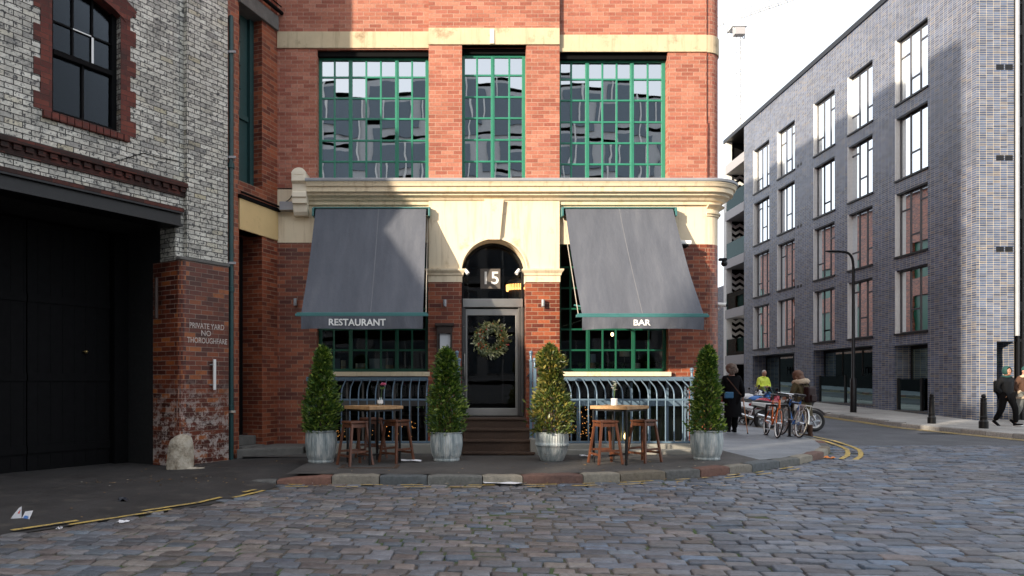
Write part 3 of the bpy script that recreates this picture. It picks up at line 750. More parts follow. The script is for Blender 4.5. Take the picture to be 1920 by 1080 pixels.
# ---- doorway
DY = 13.86
b = MB()
fan = arc(AX, SP, AR-.005, math.pi, 0, 28)
zb = FZ(556)
b.add([(x, DY, z) for x, z in fan]+[(AX+AR-.005, DY, zb), (AX-AR+.005, DY, zb)], [tuple(range(len(fan)+2))])
fl = b.build('fanlight', M['glass_dark'], rest)
b = MB(); p0 = arc(AX, SP, AR-.001, math.pi, 0, 28); p1 = arc(AX, SP, AR-.05, math.pi, 0, 28)
for i in range(28):
    b.add([(p0[i][0], DY-.05, p0[i][1]), (p0[i+1][0], DY-.05, p0[i+1][1]), (p1[i+1][0], DY-.05, p1[i+1][1]), (p1[i][0], DY-.05, p1[i][1]), (p1[i][0], DY+.05, p1[i][1]), (p1[i+1][0], DY+.05, p1[i+1][1])], [(0, 1, 2, 3), (3, 2, 5, 4)])
for s_ in (-1, 1): b.box(AX+s_*(AR-.025)-.024, AX+s_*(AR-.025)+.024, DY-.05, DY+.05, zb, SP)
b.build('fanlight_frame', M['black_metal'], fl)
b = MB(); b.box(FX(902), FX(940), DY-.05, DY-.012, FZ(537), FZ(499)); sgn = b.build('number_sign', M['sign_grey'], fl)
dl, dr = AX-AR+.012, AX+AR-.012
MB().box(dl+.01, dr-.01, DY-.09, DY+.06, FZ(573), FZ(557)).build('transom_bar', M['steel'], rest, bevel=.006)
b = MB(); zd = .73
b.box(dl, dl+.065, DY-.07, DY+.06, zd, FZ(573)-.003); b.box(dr-.10, dr-.055, DY-.07, DY+.06, zd, FZ(573)-.003); b.box(dr-.05, dr, DY-.10, DY+.06, zd, FZ(573)-.003)
b.build('door_frame', M['steel_dark'], rest, bevel=.004)
door = MB().box(dl+.07, dr-.105, DY-.03, DY+.02, FZ(588), FZ(576)).box(dl+.07, dl+.10, DY-.03, DY+.02, zd+.16, FZ(588)).box(dr-.15, dr-.105, DY-.03, DY+.02, zd+.16, FZ(588)).build('door', M['steel'], rest, bevel=.003)
MB().quad((dl+.09, DY, zd+.1), (dr-.14, DY, zd+.1), (dr-.14, DY, FZ(580)), (dl+.09, DY, FZ(580))).build('pane', M['glass_dark'], door)
MB().box(dl+.07, dr-.105, DY-.035, DY+.025, zd+.005, zd+.155).build('kick_plate', M['steel'], door, bevel=.004)
hx = dl+.045
MB().tube([(hx, DY-.07, 1.45), (hx, DY-.15, 1.47), (hx, DY-.155, 1.5), (hx, DY-.155, 1.88), (hx, DY-.15, 1.91), (hx, DY-.07, 1.93)], .013, 8).build('handle', M['steel'], door, smooth=60)
for z in (1.15, 1.75, 2.45): MB().ball((dl+.03, DY-.075, z), .012, 8).build('frame_bolt', M['steel'], door)
# dark lobby behind the door
b = MB(); x0, x1 = dl-.3, dr+.4
b.quad((x0, 17.5, .7), (x1, 17.5, .7), (x1, 17.5, 4.3), (x0, 17.5, 4.3)); b.quad((x0, 13.95, .72), (x1, 13.95, .72), (x1, 17.5, .72), (x0, 17.5, .72))
b.build('lobby', M['void'], rest)
# steps
STEP = [(867, 1002, 12.45, .12, .175), (867, 1000, 12.6, .175, .371), (869, 994, 12.9, .371, .548), (871, 986, 13.2, .548, .725)]
b = MB()
for xa, xb, y0, z0, z1 in STEP:
    xl = (xa-850)*y0/1350; xr = (xb-850)*y0/1350
    b.box(xl, xr, y0, 14.0, z0-.05, z1-.012); b.box(xl-.012, xr+.012, y0-.03, 14.0, z1-.035, z1)
st = b.build('entrance_steps', M['brown_step'], rest, bevel=.006)
# stone plinths that carry the railings
MB().box(-2.62, .12, 12.78, 13.5, .05, .285).build('plinth', M['grey_stone'], rest, bevel=.02)
MB().box(1.40, 4.30, 12.78, 13.5, .05, .285).box(1.36, 4.36, 12.60, 12.78, .05, .20).build('plinth', M['grey_stone'], rest, bevel=.02)
MB().box(1.34, 1.62, 12.50, 12.78, .05, .40).build('plinth_block', M['grey_stone'], rest, bevel=.02)

# ---- canted bay between the two buildings
A = Vector((-3.299, 13.5)); Bp = Vector((-3.72, 12.43)); C0 = Vector((-3.87, 12.16))
L = (Bp-A).length; e = (Bp-A)/L; nI = Vector((e.y, -e.x))      # nI points into the building (left/back)
if nI.x > 0: nI = -nI
BAY = lambda u, d, z: Vector((A.x+e.x*u+nI.x*d, A.y+e.y*u+nI.y*d, z))
bay = thing('canted_bay', 'narrow angled brick bay with deep dark doorway and green timber window above', 'building', (A.x, A.y, 0))
b = MB()
lo, up, upp = .50, 1.06, None
h1 = (.47, L-.03, PAVE, FZ(452)); h2 = (.47, L-.03, 4.88, 8.1); h3 = (.47, L-.03, 8.45, 11)
b.wall(BAY, 0, L, 0, 14, [(*h1, .6), (*h2, .24), (*h3, .16)])
b.quad((*C0, 0), (*Bp, 0), (*Bp, 14), (*C0, 14))
b.quad((-3.299, 13.5, 0), (-3.299, 14.3, 0), (-3.299, 14.3, 14), (-3.299, 13.5, 14))
b.build('wall', M['brick_glazed'], bay)
MB().hexa(BAY, .02, L-.01, -.05, .3, 7.95, 8.22).build('concrete_lintel', M['dirty_stone'], bay, bevel=.015)
MB().tube([BAY(-.02, -.09, 8.29), BAY(L+.05, -.09, 8.29)], .035, 8).tube([BAY(0, -.09, 8.40), BAY(L, -.09, 8.42)], .012, 6).build('lintel_pipe', M['black'], bay, smooth=60)
MB().hexa(BAY, .01, L-.02, -.03, .3, FZ(452)+.0, FZ(398)).build('beam', M['beam'], bay, bevel=.01)
MB().hexa(BAY, -.02, L, -.06, .3, FZ(398)+.002, FZ(398)+.06).tube([BAY(0, -.08, FZ(398)+.08), BAY(L, -.08, FZ(398)+.09)], .018, 6).build('beam_flashing', M['black'], bay)
f = MB().hexa(BAY, .472, L-.032, .24, .32, 4.90, 8.09).build('window', M['teal_dark'], bay)
g = MB()
for k in range(4): g.hexa(BAY, .80, 1.02, .230, .242, 6.25+k*.42, 6.60+k*.42)
g.build('pane', M['glass_sash'], f)
g = MB().hexa(BAY, .472, .58, .18, .25, 4.9, 8.0).hexa(BAY, .60, L-.04, .20, .245, 6.08, 6.17)
for k in range(3): g.hexa(BAY, .78, 1.04, .215, .245, 6.615+k*.42, 6.655+k*.42)
g.build('frame', M['teal_dark'], f)
f = MB().hexa(BAY, .472, L-.032, .16, .24, 8.5, 10.9).build('window', M['teal_dark'], bay)
d = MB().hexa(BAY, .472, L-.032, .42, .48, .25, FZ(452)).build('door', M['black'], bay)
g = MB()
for k in range(3): g.tube([BAY(.84, .41, 1.75+.45*k), BAY(.84, .41, 1.80+.45*k)], .008, 6)
g.build('hinge', M['steel_dark'], d)
g = MB()
for k in range(3):
    pts = [BAY(1.0+.12*math.cos(t), .40, 1.7+.5*k+.17*math.sin(t)) for t in [2*math.pi*i/20 for i in range(20)]]
    g.tube(pts, .016, 6, closed=True)
g.build('vent_ring', M['teal_dark'], d, smooth=60)
MB().hexa(BAY, .45, 1.1, -.05, .6, 0, .26).hexa(BAY, .48, 1.08, .12, .6, .26, .42).build('door_step', M['dirty_stone'], bay, bevel=.015)
MB().add([(-3.70, 12.28, 0), (-2.66, 12.72, 0), (-2.66, 13.5, 0), (-3.4, 13.5, 0), (-3.70, 12.28, .235), (-2.66, 12.72, .235), (-2.66, 13.5, .235), (-3.4, 13.5, .235)],
         [(0, 1, 2, 3), (4, 5, 6, 7), (0, 1, 5, 4), (1, 2, 6, 5), (2, 3, 7, 6), (3, 0, 4, 7)]).build('threshold_slab', M['dirty_stone'], bay, bevel=.02)

# text helper
def lettering(name, body, P, size, m, parent, depth=.003, align='CENTER', sx=1.0, offs=0.0, spacing=1.0):
    """writing as a real raised mesh; P(u, v) -> point, normal frame"""
    cu = bpy.data.curves.new(name, 'FONT'); cu.body = body; cu.size = size; cu.align_x = align; cu.align_y = 'CENTER'
    cu.extrude = depth; cu.offset = offs; cu.space_character = spacing; cu.resolution_u = 3
    o = bpy.data.objects.new(name, cu); COL.objects.link(o); bpy.context.view_layer.update()
    me = bpy.data.meshes.new_from_object(o.evaluated_get(bpy.context.evaluated_depsgraph_get())); bpy.data.objects.remove(o)
    off = wloc(parent)
    for v in me.vertices: v.co = P(v.co.x*sx, v.co.y, v.co.z)-off
    me.materials.clear(); me.materials.append(m); me.name = name
    t = bpy.data.objects.new(name, me); COL.objects.link(t); t.parent = parent
    return t
lettering('number', '15', lambda u, v, w_: Vector((FX(921)+u, DY-.054-w_, FZ(518)+v)), .34, M['white_letter'], sgn, sx=1.05, offs=.004)

# ---- rattan lamp behind the fanlight
lamp = thing('pendant_lamp', 'glowing amber beaded basket lamp hanging behind the fanlight', 'lamp', (FX(972), 14.35, FZ(545)))
bx, bz, by = FX(972)*14.35/13.5, EYE+(718-540)*14.35/1350, 14.35
b = MB().lathe([(.06, .12), (.19, .09), (.24, .04), (.24, .0), (.235, -.02)], 40, (bx, by, bz+.06)); b.build('lamp_crown', M['brown_frame'], lamp, smooth=40)
b = MB()
for k in range(46):
    g = 2*math.pi*k/46; b.tube([(bx+.24*math.cos(g), by+.24*math.sin(g), bz+.06), (bx+.235*math.cos(g), by+.235*math.sin(g), bz-.06)], .008, 5)
b.build('bead_fringe', M['amber'], lamp)
MB().lathe([(.20, 0), (.20, -.17)], 24, (bx, by, bz-.05)).build('inner_shade', M['brown_frame'], lamp)
MB().tube([(bx, by, bz+.1), (bx, by, FZ(440))], .006, 6).build('cord', M['black'], lamp)

# ================================================================== THE OLD WHITE-BRICK YARD BUILDING
eu = Vector((-.5552, -.8317)); nin = Vector((-.8317, .5552)); P0 = Vector((-3.87, 12.14))
LEFT = lambda u, d, z: Vector((P0.x+eu.x*u+nin.x*d, P0.y+eu.y*u+nin.y*d, z))
def LB(x, y):                                            # photo pixel -> (u, z) on this front
    k = (x-850)/1350; u = (-3.87-12.14*k)/(.5552-.8317*k); return u, EYE+(718-y)*(12.14-.8317*u)/1350
LU = lambda x: LB(x, 700)[0]
yard = thing('yard_warehouse', 'sooty white glazed brick warehouse with dark yard entrance and arched sash window', 'building', (P0.x, P0.y, 0))
HT = 7.8; HT2 = 6.0; UE = 27  # second height: unseen roof lowered to shape sunlight on the front
pu = LU(345); gu = LU(329); zl_b = LB(333, 426)[1]; zl_t = LB(333, 393)[1]; zb_red = LB(390, 497)[1]
wu0, wu1 = LU(226), LU(97); wz0 = LB(160, 230)[1]; wz1 = wz0+1.90; wzs = wz1-.18
wzt = wz1+.12
b = MB()
win2 = (wu0+5, wu1+5, wz0, wz1)
b.wall(LEFT, pu-.01, 3.9, zl_t-.02, HT, [(wu0, wu1, wz0, wzt, .22)]); b.wall(LEFT, 3.9, UE, zl_t-.02, HT2, [])
b.quad(LEFT(3.9, 0, HT2), LEFT(3.9, 7, HT2), LEFT(3.9, 7, HT), LEFT(3.9, 0, HT))
b.hexa(LEFT, 24, 52, 0, 1.4, HT2+.06, 14.5).hexa(LEFT, UE, 52, 0, 7, 0, HT2-.06)  # first block: unseen, thin and tall, added to shade the cobbles
b.wall(LEFT, 7.5, UE, -.3, zl_t-.02)
b.build('white_wall_and_shade_block', M['brick_white'], yard)
PR = -.075                                                # the corner pier stands proud
b = MB()
b.hexa(LEFT, -.02, pu, PR, .4, zb_red, 12.0); b.hexa(LEFT, -.02, pu, -.0, .4, 12.0, 12.01)
b.hexa(LEFT, pu, gu, -.001, .4, zb_red, zl_t)
b.build('white_pier', M['brick_white'], yard)
# red pier below, bullnosed towards the gateway
b = MB(); ux = gu-.02; r = .10
pl = [(-.02, PR-.025)]+[(ux-r+r*math.cos(t), PR-.025+r+r*math.sin(t)) for t in [-math.pi/2+math.pi/2*i/6 for i in range(7)]]+[(ux, .62)]
for (a, c), (d, e_) in zip(pl, pl[1:]): b.quad(LEFT(a, c, -.2), LEFT(d, e_, -.2), LEFT(d, e_, zb_red), LEFT(a, c, zb_red))
b.add([LEFT(a, c, zb_red) for a, c in pl]+[LEFT(-.02, .6, zb_red)], [tuple(range(len(pl)+1))])
b.quad(LEFT(-.02, PR-.025, -.2), LEFT(-.02, .4, -.2), LEFT(-.02, .4, zb_red), LEFT(-.02, PR-.025, zb_red))
b.build('red_pier', M['brick_pier'], yard, smooth=40)
b = MB().hexa(LEFT, -.03, gu+.0, PR-.045, .35, zb_red-.0, zb_red+.05); b.build('pier_ledge', M['dirty_stone'], yard, bevel=.015)
# narrow return of dark brick beside the drainpipe
b = MB(); b.add([(*LEFT(-.02, PR, 0).xy, 0), (-3.87, 12.165, 0), (-3.87, 12.165, 12), (*LEFT(-.02, PR, 0).xy, 12)], [(0, 1, 2, 3)])
b.build('brick_return', M['brick_trim'], yard)
# string course with its toothed lower row
uA = LU(346)
zs = LB(200, 313)[1]
b = MB().hexa(LEFT, uA, UE, -.10, .02, zs-.03, zs+.045); b.build('string_course', M['brick_sooty'], yard, bevel=.012)
b = MB().hexa(LEFT, uA, UE, -.035, .02, zs-.17, zs-.03)
k = uA+.02
while k < 9: b.hexa(LEFT, k, k+.10, -.07, .02, zs-.10, zs-.03); k += .155
b.build('string_corbels', M['brick_sooty'], yard, bevel=.004)
# gateway beam, a steel lintel
b = MB().hexa(LEFT, gu-.06, 7.6, -.05, .3, zl_b, zl_t-.05).hexa(LEFT, gu-.06, 7.6, -.11, -.05, zl_b, zl_b+.03).hexa(LEFT, gu-.06, 7.6, -.11, -.05, zl_t-.08, zl_t-.05)
b.build('lintel_and_shade_bar', M['black_metal'], yard, bevel=.004)
b = MB().hexa(LEFT, gu-.10, 7.6, -.09, .2, zl_t-.045, zl_t+.02); b.build('lintel_coping', M['brick_sooty'], yard, bevel=.01)
# gateway interior and black gate leaves
b = MB()
b.quad(LEFT(gu-.021, .35, -.2), LEFT(gu-.021, 3.5, -.2), LEFT(gu-.021, 3.5, 4.5), LEFT(gu-.021, .35, 4.5)); b.quad(LEFT(7.5, 0, -.2), LEFT(7.5, 3.5, -.2), LEFT(7.5, 3.5, 4.5), LEFT(7.5, 0, 4.5))
b.quad(LEFT(0, .3, zl_b+.05), LEFT(8, .3, zl_b+.05), LEFT(8, 3.6, zl_b+.05), LEFT(0, 3.6, zl_b+.05)); b.quad(LEFT(0, 3.5, -.2), LEFT(8, 3.5, -.2), LEFT(8, 3.5, 4.5), LEFT(0, 3.5, 4.5))
b.build('gateway_interior', M['void'], yard)
for q, (a, c) in enumerate(((gu+.25, gu+1.55), (gu+1.57, gu+2.9), (gu+2.92, gu+4.2), (gu+4.22, 7.45))):
    b = MB().hexa(LEFT, a, c, 1.42, 1.48, .02, zl_b)
    for j in range(7): b.hexa(LEFT, a+.02+j*(c-a)/7, a+.02+j*(c-a)/7+.012, 1.414, 1.43, .1, zl_b-.02)
    for z in (.3, 1.4, 2.6): b.hexa(LEFT, a, c, 1.40, 1.43, z, z+.12)
    g = b.build('gate_leaf', M['black'], yard)
    if q == 0:
        MB().ball(LEFT(a+.42, 1.37, 1.87), .028, 10).lathe([(.045, 0), (.045, .01)], 12, LEFT(a+.42, 1.40, 1.87)).build('door_knob', paint('tarnished brass knob', (.35, .25, .1), .35, .8), g)
        MB().hexa(LEFT, a-.26, a-.02, 1.30, 1.46, 0, zl_b).build('gate_jamb', M['black'], g)
MB().tube([LEFT(gu+.10, .35, 2.4), LEFT(gu+.10, .35, 3.05)], .03, 8).build('conduit', M['brown_frame'], yard, smooth=50)
# sash window with red quoins, sill and flat arch
def quoins(s_):
    b = MB()
    for _ in (0,):
        k = 0; z = wz0
        while z < wzs+.1:
            ww = .24 if (k//3) % 2 == 0 else .15
            z2 = min(z+.075, wzs+.12)
            a, c = (wu0-ww, wu0) if s_ == 0 else (wu1, wu1+ww)
            b.hexa(LEFT, a, c, -.012, .2, z, z2); z = z2; k += 1
    return b
for s_ in (0, 1): quoins(s_).build('quoin_bricks', M['brick_trim'], yard)
def head_arch():
    b = MB(); n = 14; wdt = wu1-wu0; rise = .15; cxu = (wu0+wu1)/2
    Rr = (wdt*wdt/4+rise*rise)/(2*rise); cz = wzs-.0+rise-Rr; a0 = math.asin(wdt/2/Rr)
    for i in range(n):
        t0 = -a0*1.18+2*a0*1.18*i/n; t1 = -a0*1.18+2*a0*1.18*(i+1)/n
        poly = [(cxu+Rr*math.sin(t0), cz+Rr*math.cos(t0)), (cxu+Rr*math.sin(t1), cz+Rr*math.cos(t1)), (cxu+(Rr+.28)*math.sin(t1), cz+(Rr+.28)*math.cos(t1)), (cxu+(Rr+.28)*math.sin(t0), cz+(Rr+.28)*math.cos(t0))]
        b.prism(poly, LEFT, -.022, .2)
    return b, (lambda u: cz+math.sqrt(max(0, Rr*Rr-(u-cxu)**2)))
b, zarch = head_arch(); b.build('head_arch', M['brick_trim'], yard)
b = MB(); k = wu0-.12
while k < wu1+.1: b.hexa(LEFT, k, k+.098, -.06, .2, wz0-.11, wz0-.003); k += .104
b.build('brick_sill', M['brick_trim'], yard, bevel=.012)
f = MB(); fr = .07
f.hexa(LEFT, wu0, wu0+fr, .10, .2, wz0, wzt); f.hexa(LEFT, wu1-fr, wu1, .10, .2, wz0, wzt); f.hexa(LEFT, wu0+fr, wu1-fr, .10, .2, wz0, wz0+.08); f.hexa(LEFT, wu0+fr, wu1-fr, .1, .2, wzt-.10, wzt)
zm = wz0+.88
f.hexa(LEFT, wu0+fr, wu1-fr, .085, .16, zm-.035, zm+.035)
f.hexa(LEFT, (wu0+wu1)/2-.015, (wu0+wu1)/2+.015, .12, .16, wz0+.08, zm-.035)
for j in (1, 2):
    u = wu0+fr+(wu1-wu0-2*fr)*j/3; f.hexa(LEFT, u-.014, u+.014, .125, .16, zm+.035, wzt-.1)
f.hexa(LEFT, wu0+fr, wu1-fr, .125, .158, zm+.42, zm+.446)
fo = f.build('sash_window', M['black'], yard)
u1_ = wu0+fr+(wu1-wu0-2*fr)/3; u2_ = wu0+fr+(wu1-wu0-2*fr)*2/3
MB().hexa(LEFT, u1_-.016, u1_+.016, .118, .124, zm+.05, zm+.42).hexa(LEFT, u1_+.02, u2_, .118, .124, zm+.424, zm+.440).build('white_putty', M['white'], fo)
MB().quad(LEFT(wu0, .15, wz0), LEFT(wu1, .15, wz0), LEFT(wu1, .15, wzt), LEFT(wu0, .15, wzt)).build('pane', M['glass_sash'], fo)
b = MB()
b.hexa(LEFT, wu0-.2, wu1+.2, .25, 2.5, wz0-.1, wzt+.1); b.build('dark_room', M['void'], yard)
b = MB().hexa(LEFT, .3, 3.9, .02, 7, HT-.05, HT+.05).hexa(LEFT, 3.91, UE, .02, 7, HT2-.05, HT2+.05); b.quad(LEFT(UE, 0, 0), LEFT(UE, 7, 0), LEFT(UE, 7, HT2), LEFT(UE, 0, HT2)); b.quad(LEFT(3.9, 7, 0), LEFT(UE, 7, 0), LEFT(UE, 7, HT2), LEFT(3.9, 7, HT2)); b.quad(LEFT(0, 7, 0), LEFT(3.9, 7, 0), LEFT(3.9, 7, HT), LEFT(0, 7, HT))
b.build('roof', M['lead'], yard)
# loose black cable sagging across the white bricks
pa, pb, pc = LB(165, 313), LB(268, 287), LB(332, 302)
pts = [LEFT(pa[0], -.012, pa[1]), LEFT(LB(205, 306)[0], -.02, LB(205, 306)[1]), LEFT(LB(240, 296)[0], -.02, LB(240, 296)[1]), LEFT(pb[0], -.012, pb[1]), LEFT(LB(300, 297)[0], -.02, LB(300, 297)[1]), LEFT(pc[0], -.012, pc[1])]
MB().tube(pts, .007, 6).build('loose_cable', M['black'], yard, smooth=60)
# painted words on the pier
def PIER(x, y):
    u, z = LB(x, y); return u, z
for txt, x, y, sz, sx in (('PRIVATE YARD', 381, 613, .125, .82), ('NO', 379, 626, .125, 1.0), ('THOROUGHFARE', 382, 640, .125, .78)):
    u0_, z0_ = LB(x, y)
    lettering('painted_words', txt, (lambda u0_, z0_: lambda u, v, w_: LEFT(u0_-u, PR-.026-abs(w_)*.6, z0_+v))(u0_, z0_), sz, M['worn_letter'], yard, .003, sx=sx, offs=.001)
# pale metal handle bar bolted to the pier
hb = thing('grab_bar', 'short pale metal bar bolted upright on the red brick pier', 'grab bar', tuple(LEFT(LB(391, 704)[0], PR-.03, LB(391, 704)[1])))
u_, za = LB(391, 731); zb2 = LB(391, 674)[1]
MB().hexa(LEFT, u_-.022, u_+.022, PR-.095, PR-.065, za, zb2).build('bar', M['white'], hb, bevel=.008)
b = MB()
for z in (za+.08, zb2-.09): b.tube([LEFT(u_+.0, PR-.07, z), LEFT(u_+.05, PR-.02, z)], .014, 8)
b.build('bracket', M['steel_dark'], hb)

# cast iron drainpipe in the corner
px = Vector((-3.765, 12.20))
dp = thing('drain_pipe', 'tall dark teal cast iron drainpipe in the corner beside the white brick pier', 'drainpipe', (px.x, px.y, PAVE))
b = MB().tube([(px.x, px.y, .05), (px.x, px.y, 7.45), (px.x-.02, px.y+.05, 7.6)], .042, 12)
for z in (.9, 2.9, 5.0): b.lathe([(.043, 0), (.055, .01), (.055, .09), (.043, .1)], 12, (px.x, px.y, z))
b.build('pipe', M['teal_dark'], dp, smooth=45)
for y in (99, 296, 494, 772):
    z = EYE+(718-y)*12.2/1350
    MB().box(px.x-.09, px.x+.09, px.y-.052, px.y-.02, z-.02, z+.02).box(px.x-.09, px.x-.06, px.y-.03, px.y+.16, z-.02, z+.02).build('bracket', M['grey_box'] if y < 700 else M['steel'], dp, bevel=.004)

# weathered guard stone at the foot of the pier
gs = MB(); c = Vector((-4.19, 11.03, -.03))
prof_s = [(.20, 0), (.215, .08), (.20, .18), (.185, .32), (.18, .42), (.15, .52), (.09, .58), (0, .60)]
gs.lathe([(r_, z_) for r_, z_ in [(.20, 0)]+[(.205-.015*(i/16)-.05*max(0, (i-8)/8.0)**2, i*.036) for i in range(1, 16)]+[(.125, .57), (.085, .60), (.04, .618), (0, .622)]], 26, c)
gs.lathe([(.17, 0), (.16, .06), (.10, .11), (0, .125)], 18, c+Vector((.26, -.08, 0)), sx=1.2)
for i, v in enumerate(gs.v):
    d = v-c; k = 1+.09*noise.noise(v*3.0)+.07*noise.noise(v*10)
    gs.v[i] = c+Vector((d.x*k, d.y*k*.8, d.z*(1+.05*noise.noise(v*6))))
    gs.v[i].x += .05*(d.z/.6)**2*.6
sb = NB('pale pitted limestone'); co = sb.coord()
sbase = sb.ramp(sb.noise(7, co, 7, .72), [(.3, (.16, .12, .08)), (.48, (.42, .37, .29)), (.7, (.62, .57, .48))]); sb.p(Base_Color=sbase, Roughness=.92); sb.bump(sb.noise(16, co, 7, .7), .9, .03)
o = gs.build('guard_stone', sb.mat, smooth=70); tag(o, 'pale lumpy worn stone guarding the foot of the red brick pier', 'guard stone')

# ================================================================== THINGS ON AND BEFORE THE RESTAURANT
def awning(name, label, x_top, x_bot, Yt, Yb, yt, yb, word, word_x, seam, arms=True):
    t = thing(name, label, 'awning', (AT(sum(x_top)/2, yt, Yt).x, 13.45, AT(0, yt, Yt).z))
    nU, nV = 22, 16; b = MB()
    tl, tr = AT(x_top[0], yt, Yt), AT(x_top[1], yt, Yt); bl, br_ = AT(x_bot[0], yb, Yb), AT(x_bot[1], yb, Yb)
    def pt(i, j):
        u, v = i/nU, j/nV
        p = tl.lerp(tr, u).lerp(bl.lerp(br_, u), v)
        sag = (.085 if word == 'BAR' else .06)*math.sin(math.pi*v)*(.75+.25*math.cos(2*math.pi*u))+.006*math.sin(u*23+v*2)*math.sin(math.pi*v)+.030*noise.noise(Vector((u*3.2+v*1.5, v*2.2, len(word))))*min(1, 5*v)
        return p+Vector((0, .5*sag, -.8*sag))
    for dz in (0, .006):
        for i in range(nU):
            for j in range(nV):
                q = [pt(i, j), pt(i+1, j), pt(i+1, j+1), pt(i, j+1)]; b.quad(*[p-Vector((0, 0, dz)) for p in q])
    for i in range(nU):                                    # closed hems
        for j in (0, nV): b.quad(pt(i, j), pt(i+1, j), pt(i+1, j)-Vector((0, 0, .006)), pt(i, j)-Vector((0, 0, .006)))
    b.build('canopy', M['canvas'], t, smooth=60)
    if seam:
        sm = MB(); iu = seam*nU
        f = lambda j: pt(int(iu), j).lerp(pt(int(iu)+1, j), iu-int(iu))+Vector((0, -.002, .003))
        for j in range(nV): sm.quad(f(j)-Vector((.008, 0, 0)), f(j)+Vector((.008, 0, 0)), f(j+1)+Vector((.008, 0, 0)), f(j+1)-Vector((.008, 0, 0)))
        sm.build('seam', paint('faded seam', (.15, .155, .172), .9, bump=0), t)
    bz = bl.z; zv = bz-.055
    ex = .10
    MB().box(bl.x-ex, br_.x+ex*.9, Yb-.035, Yb+.03, bz-.055, bz-.012).box(bl.x-ex+.02, br_.x+ex*.9-.02, Yb-.012, Yb+.02, bz-.012, bz+.012).build('front_bar', M['teal'], t, bevel=.008)
    b = MB(); N = 60; h = .215                             # valance, faintly rippled, one corner lifting
    def vp(i, v):
        u = i/N; x = bl.x+.0+(br_.x-bl.x)*u; rip = .012*math.sin(u*19+1)*v+.01*math.sin(u*47)*v*v
        lift = (.03*math.sin(math.pi*u*1.0)*v if word == 'BAR' else 0)+.006*math.sin(u*9)*v
        return Vector((x, Yb-.036+rip, zv-h*v+lift))
    for i in range(N):
        for j in range(5):
            b.quad(vp(i, j/5), vp(i+1, j/5), vp(i+1, (j+1)/5), vp(i, (j+1)/5))
            b.quad(*[p+Vector((0, .005, 0)) for p in (vp(i, j/5), vp(i+1, j/5), vp(i+1, (j+1)/5), vp(i, (j+1)/5))])
    v = b.build('valance', M['canvas'], t, smooth=60)
    xw = AT(word_x, 600, Yb).x
    def lp(u, vv, w_):
        x = xw+u; i = (x-bl.x)/(br_.x-bl.x)*N; vz = (zv-(zv-.108+vv))/h
        p = vp(i, max(0, min(1, vz))); return Vector((x, p.y-.006-w_, p.z))
    lettering('lettering', word, lp, .155, M['white_letter'], v, .002, sx=1.0, offs=.0035, spacing=1.0)
    # roller box under the cornice
    b = MB().box(tl.x-.06, tr.x+.08, 13.32, 13.499, tl.z+.02, tl.z+.045); b.build('hood', M['teal'], t, bevel=.006)
    for x in (tl.x-.05, tr.x+.055): MB().box(x-.018, x+.018, 13.28, 13.499, tl.z-.13, tl.z+.019).build('end_bracket', M['teal'], t, bevel=.006)
    MB().tube([(tl.x-.03, 13.36, tl.z-.06), (tr.x+.04, 13.36, tl.z-.06)], .045, 12).build('roller', M['black'], t, smooth=50)
    for x, s_ in ((bl.x+.06, 1), (br_.x-.06, -1)):          # folding arms
        el = Vector((x+s_*.42, (Yb+13.4)/2+.02, bz+.12))
        MB().tube([(x, Yb+.02, bz-.03), el, (x+s_*.05, 13.48, bz+.30)], .018, 8).build('arm', M['teal'], t, smooth=40)
    MB().tube([(tr.x+.02 if word != 'BAR' else tl.x-.02, 13.42, tl.z-.12), ((br_.x+.05) if word != 'BAR' else bl.x-.05, Yb+.05, bz)], .008, 6).build('cord', paint('frayed cord', (.4, .36, .3), .8), t)
    return t
awning('awning', 'charcoal canvas awning lettered RESTAURANT over the window left of the door', (592, 799), (565, 793), 13.30, 12.1, 392, 587, 'RESTAURANT', 670, .57)
awning('awning', 'charcoal canvas awning lettered BAR over the window right of the door', (1060, 1262), (1091, 1319), 13.30, 12.1, 392, 589, 'BAR', 1202, .50)

# bellied iron railings round the basement windows
def railing(label, xa, xb, n, left_return, right_return):
    t = thing('railing', label, 'railing', ((xa+xb)/2, 12.98, .285))
    zt, zb, zm = FZ(711), .31, 1.07
    YF = 12.92
    sidep = bez((0, 13.44, zt), (0, 13.25, zt-.12), (0, YF-.01, zt-.10), (0, YF, zt-.34), 9)
    def vbar(x):
        b = MB(); pts = [Vector((x, p.y, p.z)) for p in sidep]+[Vector((x, YF, .9)), Vector((x, YF, zb))]
        b.tube(pts, .0125, 8); return b
    MB().box(xa-.02, xb+.02, YF-.012, YF+.012, zm-.016, zm+.016).build('middle_rail', M['rail_blue'], t, bevel=.003)
    MB().box(xa-.02, xb+.02, YF-.016, YF+.016, zb-.02, zb+.012).build('bottom_rail', M['rail_blue'], t, bevel=.003)
    MB().box(xa-.02, xb+.02, 13.425, 13.445, zt-.03, zt+.03).build('top_rail', M['rail_blue'], t, bevel=.003)
    for i in range(n): vbar(xa+(xb-xa)*i/(n-1)).build('bar', M['rail_blue'], t, smooth=50)
    for x, on in ((xa, left_return), (xb, right_return)):
        if not on: continue
        for k in (1, 2):
            y = YF+.17*k; MB().tube([(x, y, zt-.34+.24*(k/3)**.7+.02), (x, y, zb)], .0125, 8).build('bar', M['rail_blue'], t, smooth=50)
        MB().box(x-.012, x+.012, YF, 13.44, zm-.016, zm+.016).box(x-.014, x+.014, YF, 13.44, zb-.02, zb+.012).build('return_rail', M['rail_blue'], t)
    return t
railing('slate blue bellied iron railing below the RESTAURANT window', -2.62, -.02, 18, True, False)
railing('slate blue bellied iron railing below the BAR window', 1.50, 4.27, 19, False, True)
